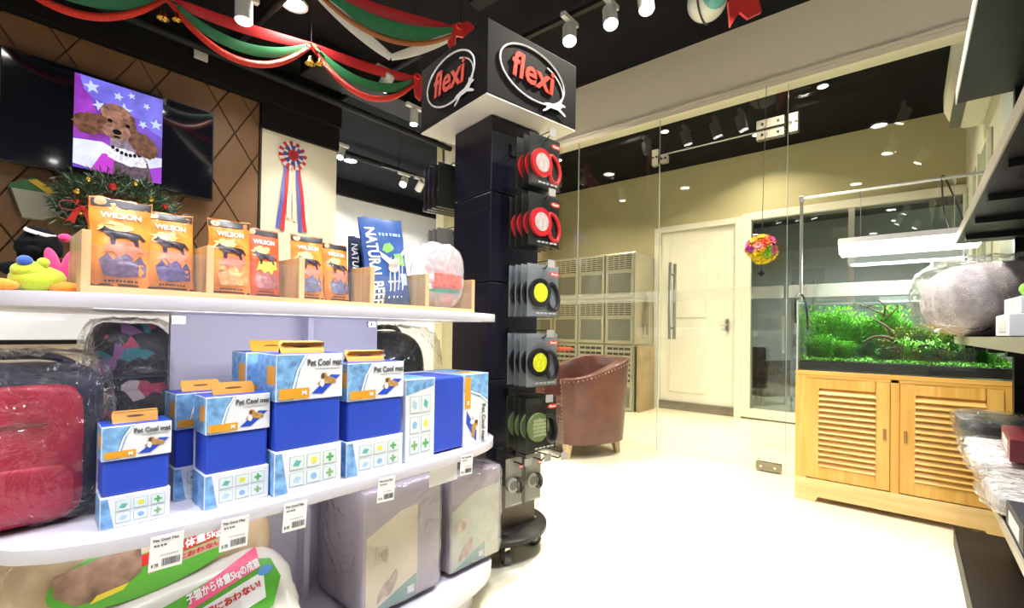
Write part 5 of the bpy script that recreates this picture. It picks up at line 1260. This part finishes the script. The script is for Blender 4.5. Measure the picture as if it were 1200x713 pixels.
# wreath under the television
wr = thing('christmas_wreath', 'green christmas wreath with red bow and gold baubles below the television', 'wreath', (0.70, 4.12, 1.735))
q = random.Random(11); mb = MB(); mb2 = MB()
for k in range(2600):
    a = q.uniform(0, 2*PI); rr_ = q.gauss(0, 0.035)
    c = Vector((math.cos(a)*(0.25+rr_), -0.05+q.gauss(0, 0.02), math.sin(a)*(0.155+rr_)))
    d = Vector((math.cos(a+q.gauss(0, 1.0)), q.gauss(-0.3, 0.4), math.sin(a+q.gauss(0, 1.0))))
    leaf(mb if q.random() < 0.78 else mb2, c, d, q.uniform(0.04, 0.085), 0.004, Vector((0, 1, 0.1)))
mb.build('foliage', M('pine_green', (0.025, 0.07, 0.03), 0.6, var=0.4), wr)['kind'] = 'stuff'
mb2.build('frosted_foliage', M('frosted_pine', (0.28, 0.36, 0.30), 0.6, var=0.3), wr)['kind'] = 'stuff'
MB().tube([(0.25*math.cos(2*PI*i/40), -0.03, 0.155*math.sin(2*PI*i/40)) for i in range(40)], 0.03, 8, closed=True).build('ring', MATS['pine_green'], wr, smooth=60)
GOLD = M('gold_metal', (0.80, 0.55, 0.12), 0.22, 1.0)
for k in range(13):
    a = 2*PI*k/13+0.3; MB().sphere((math.cos(a)*(0.25+0.03*math.sin(k*5)), -0.105, math.sin(a)*(0.155+0.03*math.cos(k*3))), 0.018+0.006*(k % 2), 14, 10).build('bauble', GOLD if k % 3 else M('red_bauble', (0.55, 0.02, 0.02), 0.2, coat=0.5), wr, smooth=60)
BOW = M('red_bow_fabric', (0.66, 0.02, 0.02), 0.5, sheen=0.3)
def bow(par, c, s, mat=None, tails=True, nm='bow'):
    c = Vector(c)
    for sd in (-1, 1):
        mb = MB(); mb.T = Matrix.Translation(c) @ Matrix.Scale(s, 4)
        pts = spline([(0, 0, 0), (sd*0.5, -0.10, 0.34), (sd*1.0, -0.14, 0.16), (sd*0.95, -0.05, -0.16), (sd*0.45, 0.0, -0.22), (0, 0, 0)], 6)
        mb.tube(pts, 0.2, 8, flat=Vector((0, 1, 0)), rs=[(0.16, 0.02)]*len(pts)); mb.build(nm+'_loop', mat or BOW, par, smooth=50)
        if tails:
            mb = MB(); mb.T = Matrix.Translation(c) @ Matrix.Scale(s, 4)
            mb.prism([(0, 0.05), (sd*0.25, 0.0), (sd*0.75, -1.0), (sd*0.52, -0.88), (sd*0.34, -1.08)], -0.06, -0.03, 'y'); mb.build(nm+'_tail', mat or BOW, par)
    mb = MB(); mb.T = Matrix.Translation(c) @ Matrix.Scale(s, 4); mb.sphere((0, -0.08, 0), (0.14, 0.12, 0.14), 12, 8); mb.build(nm+'_knot', mat or BOW, par, smooth=60)
bow(wr, (-0.20, -0.13, -0.05), 0.10)
# angular wall pocket beside the television
t = thing('wall_pocket', 'grey angular wall pocket holding a green and yellow packet beside the wreath', 'wall pocket', (0.30, 4.19, 1.60))
MB().prism([(-0.10, 0.17), (0.10, 0.17), (0.14, 0.06), (0.04, 0.0), (-0.05, 0.0)], -0.06, 0.0, 'y').build('pocket', M('sage_grey_board', (0.30, 0.30, 0.26), 0.6), t, bevel=0.003)
MB().prism([(-0.105, 0.20), (0.0, 0.26), (0.13, 0.17), (-0.11, 0.17)], -0.035, -0.01, 'y').build('packet', M('green_packet', (0.03, 0.14, 0.05), 0.5), t)
MB().prism([(-0.03, 0.235), (0.01, 0.25), (0.12, 0.18), (0.06, 0.172)], -0.04, -0.034, 'y').build('packet_stripe', M('yellow_packet', (0.60, 0.40, 0.03), 0.5), t)
# white counter behind the gondola
t = thing('service_counter', 'white topped service counter with wooden front behind the display shelf', 'counter', (0.0, 2.72, 0))
MB().box(-1.9, 0.80, -0.30, 0.32, 0.0, 0.875).build('front', wood('pale_counter_wood', (0.50, 0.40, 0.27), (0.60, 0.50, 0.36), 'x', 5), t)
MB().box(-1.9, 0.80, -0.295, 0.32, 0.875, 0.892).build('black_line', BLACKP, t)  # black strip between the white top and the wooden front
MB().box(-1.92, 0.82, -0.33, 0.34, 0.892, 1.03).build('top', M('glossy_white_counter', (0.90, 0.90, 0.90), 0.15, coat=0.5), t, bevel=0.004)
# white sales cabinet in the far recess
t = thing('white_cabinet', 'tall glossy white cabinet in the recess beyond the rosette wall', 'cabinet', (4.1, 6.2, 0))
MB().box(-1.7, 1.9, -0.25, 0.28, 0, 2.25).build('body', M('glossy_white_counter', (0.9, 0.9, 0.9), 0.15), t, bevel=0.005)
for k in range(5): MB().box(-1.68+0.716*k, -1.0+0.716*k, -0.272, -0.25, 0.05, 2.2).build('door', MATS['glossy_white_counter'], t, bevel=0.004)

# ================================================================== ribbons, bells and ornaments under the ceiling
RIB = M('red_satin_ribbon', (0.55, 0.015, 0.02), 0.4, sheen=0.2); GRN = M('green_satin_ribbon', (0.02, 0.20, 0.075), 0.4, sheen=0.2)
TIN = M('red_tinsel', (0.80, 0.03, 0.015), 0.35, var=0.4, vs=160, bump=0.8, bs=260); WRB = M('white_satin_ribbon', (0.80, 0.78, 0.74), 0.4); ORB = M('copper_ribbon', (0.45, 0.16, 0.05), 0.35, 0.3)
def swag(par, p0, p1, sag, mat, w_, th_, nm, tilt=0.25, n=22):
    p0, p1 = Vector(p0), Vector(p1); d = (p1-p0).normalized(); out = Vector((d.y, -d.x, 0))
    pts = [p0.lerp(p1, i/n)+Vector((0, 0, -sag*4*(i/n)*(1-i/n)))+out*sag*0.12*math.sin(PI*i/n) for i in range(n+1)]
    ref = (Vector((0, 0, 1))+out*tilt)
    MB().tube(pts, w_, 8, flat=ref, rs=[(w_*(0.45+0.55*math.sin(PI*min(max(i/n, 0.04), 0.96))**0.5), th_) for i in range(n+1)]).build(nm, mat, par, smooth=50)
def bell(par, c, s=0.03):
    mb = MB(); mb.lathe([(0.0, 0.0), (s*0.35, -s*0.05), (s*0.5, -s*0.5), (s*0.6, -s*1.0), (s*1.0, -s*1.5), (s*0.9, -s*1.5), (s*0.3, -s*0.4)], 20, c=c)
    o = mb.build('bell', GOLD, par, smooth=50)
    MB().sphere((c[0], c[1], c[2]-s*1.5), s*0.25, 10, 8).build('clapper', GOLD, o, smooth=60)
P_ = [(0.0, 3.72, 2.96), (0.80, 3.49, 2.96), (1.60, 3.26, 2.96), (2.37, 3.03, 2.96)]
gl_ = thing('ribbon_garland', 'red and green ribbon garland with tinsel strung before the television wall', 'garland', (0, 0, 0))
for a, b in zip(P_[:-1], P_[1:]):
    swag(gl_, a, b, 0.03, RIB, 0.036, 0.003, 'red_ribbon'); swag(gl_, a, b, 0.17, GRN, 0.034, 0.003, 'green_ribbon'); swag(gl_, a, b, 0.27, TIN, 0.022, 0.018, 'tinsel')
for p_ in P_: MB().cyl(p_, (p_[0], p_[1], 3.172), 0.003, n=6).build('cord', BLACKP, gl_)
for p_ in P_[1:3]: bell(gl_, (p_[0]-0.02, p_[1]-0.03, p_[2]-0.10), 0.034); bell(gl_, (p_[0]+0.05, p_[1]-0.03, p_[2]-0.08), 0.028); bow(gl_, (p_[0], p_[1]-0.03, p_[2]-0.03), 0.05, RIB, False)
MB().prism([(-0.05, 0.0), (0.05, 0.02), (0.065, -0.16), (0.035, -0.13), (0.01, -0.20), (-0.03, -0.17), (-0.04, -0.10)], -0.02, -0.005, 'y').build('bow_tail', BOW, gl_, loc=(2.37, 3.02, 2.98), rot=(0, 0, R(-30)))
bow(gl_, (2.37, 3.0, 2.96), 0.06, BOW, False)
g2_ = thing('ribbon_garland', 'white green and red ribbon garland ending in a red bow by the sign box', 'garland', (0, 0, 0))
a, b = (1.30, 2.69, 2.96), (2.156, 2.31, 2.96)
swag(g2_, a, b, 0.03, RIB, 0.035, 0.003, 'red_ribbon'); swag(g2_, a, b, 0.13, GRN, 0.045, 0.003, 'green_ribbon'); swag(g2_, a, b, 0.21, ORB, 0.016, 0.003, 'copper_ribbon')
mid = (1.74, 2.50, 2.66)
swag(g2_, a, mid, 0.02, WRB, 0.035, 0.003, 'white_ribbon'); swag(g2_, mid, b, 0.02, WRB, 0.03, 0.003, 'white_ribbon')
for p_ in (a, b): MB().cyl(p_, (p_[0], p_[1], 3.172), 0.003, n=6).build('cord', BLACKP, g2_)
MB().prism([(-0.06, 0.02), (0.05, 0.05), (0.09, 0.02), (0.085, -0.13), (0.03, -0.06), (-0.03, -0.05), (-0.045, -0.20), (-0.085, -0.10)], -0.03, -0.012, 'y').build('bow_tail', BOW, g2_, loc=b, rot=(0, 0, R(-45)))
bow(g2_, (b[0], b[1]-0.02, b[2]), 0.06, BOW, False)
t = thing('hanging_ball', 'white and teal ball ornament with red ribbon hung from the ceiling by the glass wall', 'ornament', (2.92, 0.95, 2.975))
MB().sphere((0, 0, 0), 0.115, 24, 16).build('ball', M('pearl_white_ball', (0.72, 0.74, 0.70), 0.2, var=0.1, coat=0.5), t, smooth=60)
MB().tube([(0.117*math.cos(2*PI*i/32), 0.02, 0.117*math.sin(2*PI*i/32)) for i in range(32)], 0.006, 6, closed=True).build('black_band', BLACKP, t, smooth=60)
MB().sphere((-0.035, -0.04, -0.01), (0.085, 0.085, 0.085), 18, 12).build('teal_patch', M('teal_gloss', (0.12, 0.42, 0.42), 0.2), t, smooth=60)
MB().cyl((0, 0, 0.11), (0, 0, 0.197), 0.003, n=6).build('cord', BLACKP, t)
MB().prism([(0.0, 0.0), (0.03, 0.03), (0.17, 0.06), (0.20, -0.06), (0.12, -0.10), (0.07, -0.06), (0.015, -0.15)], -0.01, 0.01, 'y').build('ribbon', BOW, t, loc=(0.03, -0.11, -0.04), rot=(0, 0, R(-50)))
# flower ball
t = thing('flower_ball', 'colourful paper flower ball hanging on a string by the glass door', 'ornament', (3.50, 0.763, 1.525))
FC = [(0.85, 0.45, 0.02), (0.85, 0.65, 0.02), (0.75, 0.06, 0.35), (0.85, 0.15, 0.06), (0.45, 0.05, 0.45), (0.85, 0.35, 0.35), (0.25, 0.55, 0.08)]
fl = MB(); q = random.Random(4)
for k in range(9):
    for ring, (r0, ln) in enumerate(((0.0, 0.035), (0.3, 0.028))):
        a = 2*PI*k/9+ring*0.35; leaf(fl, Vector((0, 0, 0.004*ring)), Vector((math.cos(a), math.sin(a), 0.45+0.5*ring)), ln, 0.011)
fmesh = [None]*len(FC)
for i, c in enumerate(FC): fmesh[i] = fl.mesh('flower', M('paper_petal_%d' % i, c, 0.6, var=0.15))
MB().sphere((0, 0, 0), 0.06, 16, 12).build('core', M('petal_core', (0.6, 0.3, 0.05), 0.7), t, smooth=60)
for k in range(44):
    zz = 1-2*(k+0.5)/44; rr_ = math.sqrt(1-zz*zz); a = k*2.39996; d = Vector((rr_*math.cos(a), rr_*math.sin(a), zz))
    ci = 3 if zz > 0.8 else (1 if zz < -0.35 else (2, 4, 0, 5, 0, 3, 1)[k % 7])
    put('flower', fmesh[6 if k in (20, 33) else ci], t, d*0.066, d.to_track_quat('Z', 'Y').to_euler(), 1.25+0.35*math.sin(k*3.7))
MB().cyl((0, 0, 0.06), (0.098, 0, 1.142), 0.002, n=6).cyl((0, 0, -0.06), (0, 0, -0.15), 0.002, n=6).build('string', BLACKP, t)
MB().box(-0.006, 0.006, -0.02, 0.02, -0.172, -0.158).box(-0.006, 0.006, -0.007, 0.007, -0.185, -0.145).build('charm', BLACKP, t)

# ================================================================== black gondola along the right of the aisle
GB = M('black_shelf_steel', (0.006, 0.006, 0.007), 0.45, spec=0.3, var=0.1); LIPG = M('taupe_lip', (0.36, 0.33, 0.27), 0.35, 0.3); LIPW = M('light_lip', (0.70, 0.70, 0.68), 0.35)
rg = thing('black_gondola', 'black metal shelving gondola facing the aisle in front of the aquarium', 'shelf unit', (1.0, -0.40, 0))
def RG(x0, x1, y0, y1, z0, z1): return MB().box(x0-1.0, x1-1.0, y0+0.40, y1+0.40, z0, z1)
x0, x1, yf, yb = -1.4, 2.9, -0.155, -0.66
RG(x0, x1, yb-0.02, yb, 0.0, 2.06).build('back_panel', GB, rg)
for x in (x1-0.05, 1.5, 0.1, x0):
    RG(x, x+0.05, yb-0.02, -0.335, 0.0, 2.06).build('upright', GB, rg) if x == x1-0.05 else RG(x, x+0.05, yb, yb+0.05, 0, 2.06).build('upright', GB, rg)
for k in range(14):
    RG(x1-0.0505-0.003, x1-0.05, -0.385, -0.365, 0.66+0.06*k, 0.68+0.06*k).build('slot', M('pale_slot', (0.5, 0.5, 0.48), 0.5), rg)
for z0, z1, lm in ((0.02, 0.10, GB), (0.532, 0.55, LIPG), (0.922, 0.95, LIPG), (1.365, 1.40, LIPG), (2.0, 2.06, LIPW)):
    RG(x0, x1, yb, yf-0.004, z0+0.004, z1).build('shelf', GB, rg, bevel=0.002)
    RG(x0, x1, yf-0.004, yf, z0, z1+0.002).build('shelf_lip', lm, rg)
    if 0.5 < z0 < 2.0:
        for k in range(12): RG(x0+0.36*k+0.1, x0+0.36*k+0.14, yb+0.02, yf-0.02, z0-0.016, z0+0.004).build('under_rib', GB, rg)
# goods on it
GF = M('grey_fleece', (0.44, 0.40, 0.42), 0.95, var=0.2, vs=40, bump=0.5, bs=220, sheen=0.5)
t = thing('pet_cushion', 'round grey fleece pet cushion in clear plastic on the eye level shelf', 'cushion', (2.46, -0.25, 0.9535))
mb = MB(); mb.sphere((0, 0, 0.136), (0.24, 0.215, 0.135), 60, 24, 0, lambda d: (abs(d.x)**2.6+abs(d.y)**2.6+abs(d.z)**2.6)**(-1/2.6)*(1+0.03*math.cos(22*math.atan2(d.y, d.x))*(1-d.z*d.z)))
mb.build('cushion', GF, t, smooth=60)
mb = MB(); mb.sphere((0, 0, 0.146), (0.16, 0.14, 0.130), 40, 14, 0, lambda d: 1.0); mb.build('inner_pad', M('grey_fleece_light', (0.50, 0.46, 0.48), 0.95, var=0.2, vs=40, bump=0.4, bs=220), t, smooth=60)
supere((0, 0, 0.146), (0.262, 0.245, 0.146), 3.2, 56, 32, 0.07, 7, 4.0).build('plastic_wrap', FILM, t, smooth=60)
def carton(label, loc, rz, w, d, h, mat, txt=None, tcol=None):
    t = thing('small_carton', label, 'box', loc, rz)
    MB().box(-w/2, w/2, -d/2, d/2, 0, h).build('carton', mat, t, bevel=0.002)
    MB().box(-w*0.5, w*0.5, -0.0005, 0.0005, h, h+0.0008).build('flap_seam', M('seam_grey', (0.4, 0.4, 0.38), 0.6), t)
    MB().box(-w*0.3, w*0.3, d/2, d/2+0.0008, h*0.2, h*0.75).build('side_label', M('label_grey', (0.62, 0.62, 0.60), 0.6), t)
    if txt: text(txt, h*0.28, tcol, t, (0, d/2+0.0014, h*0.42), rot=(PI/2, 0, PI), width=w*0.55)
    return t
carton('white carton beside the grey cushion on the eye level shelf', (1.72, -0.255, 0.9535), 0, 0.22, 0.15, 0.055, PAPER)
carton('upper white carton stacked on another beside the grey cushion', (1.70, -0.26, 1.0095), R(3), 0.17, 0.13, 0.04, PAPER)
o = MB().sphere((0, 0, 0), (0.035, 0.03, 0.022), 18, 12, 0, lambda d: 1+0.12*noise.noise(d*5)).build('squeaky_toy', M('lime_rubber', (0.25, 0.65, 0.05), 0.35), None, smooth=60, loc=(1.72, -0.24, 1.072)); tag(o, 'small lime green rubber toy on the white cartons', 'toy')
MAROON = M('maroon_card', (0.20, 0.02, 0.035), 0.35, coat=0.2)
def merch(label, loc, w, d, h, mat, seed, cat='box'):
    t = thing('wrapped_pack', label, cat, loc)
    supere((0, 0, h/2), (w/2, d/2, h/2), 8, 32, 20).build('pack', mat, t, smooth=50)
    MB().box(-w*0.3, w*0.3, d*0.48, d*0.49, h*0.25, h*0.7).build('pack_label', MATS['label_grey'], t)
    supere((0, 0, h/2+0.006), (w/2+0.02, d/2+0.015, h/2+0.006), 4.5, 44, 28, 0.12, 7, seed).build('plastic_wrap', FILM, t, smooth=60)
    return t
merch('charcoal pet mat pack wrapped in clear plastic at the end of the waist high shelf', (2.62, -0.25, 0.5535), 0.44, 0.20, 0.085, M('charcoal_fabric', (0.05, 0.048, 0.05), 0.8), 2.0)
merch('white fabric pack wrapped in clear plastic beneath the maroon box', (2.10, -0.245, 0.5535), 0.46, 0.20, 0.05, M('white_fabric', (0.72, 0.70, 0.70), 0.8), 6.0)
merch('grey patterned pack wrapped in clear plastic by the dark box', (1.66, -0.245, 0.5535), 0.36, 0.20, 0.05, M('grey_fabric', (0.45, 0.43, 0.42), 0.8, var=0.4, vs=30), 9.0)
o_ = carton('maroon box with pale lettering lying on the white pack', (1.98, -0.285, 0.617), R(-3), 0.30, 0.14, 0.06, MAROON)
fine_print(o_, -0.08, 0.08, 0.022, 0.0722, 0.008, M('pale_pink_ink', (0.7, 0.5, 0.5), 0.5), n=7)
carton('dark navy box at the edge of the waist high shelf', (1.36, -0.235, 0.5535), 0, 0.20, 0.15, 0.05, M('dark_navy_card', (0.02, 0.02, 0.03), 0.5))
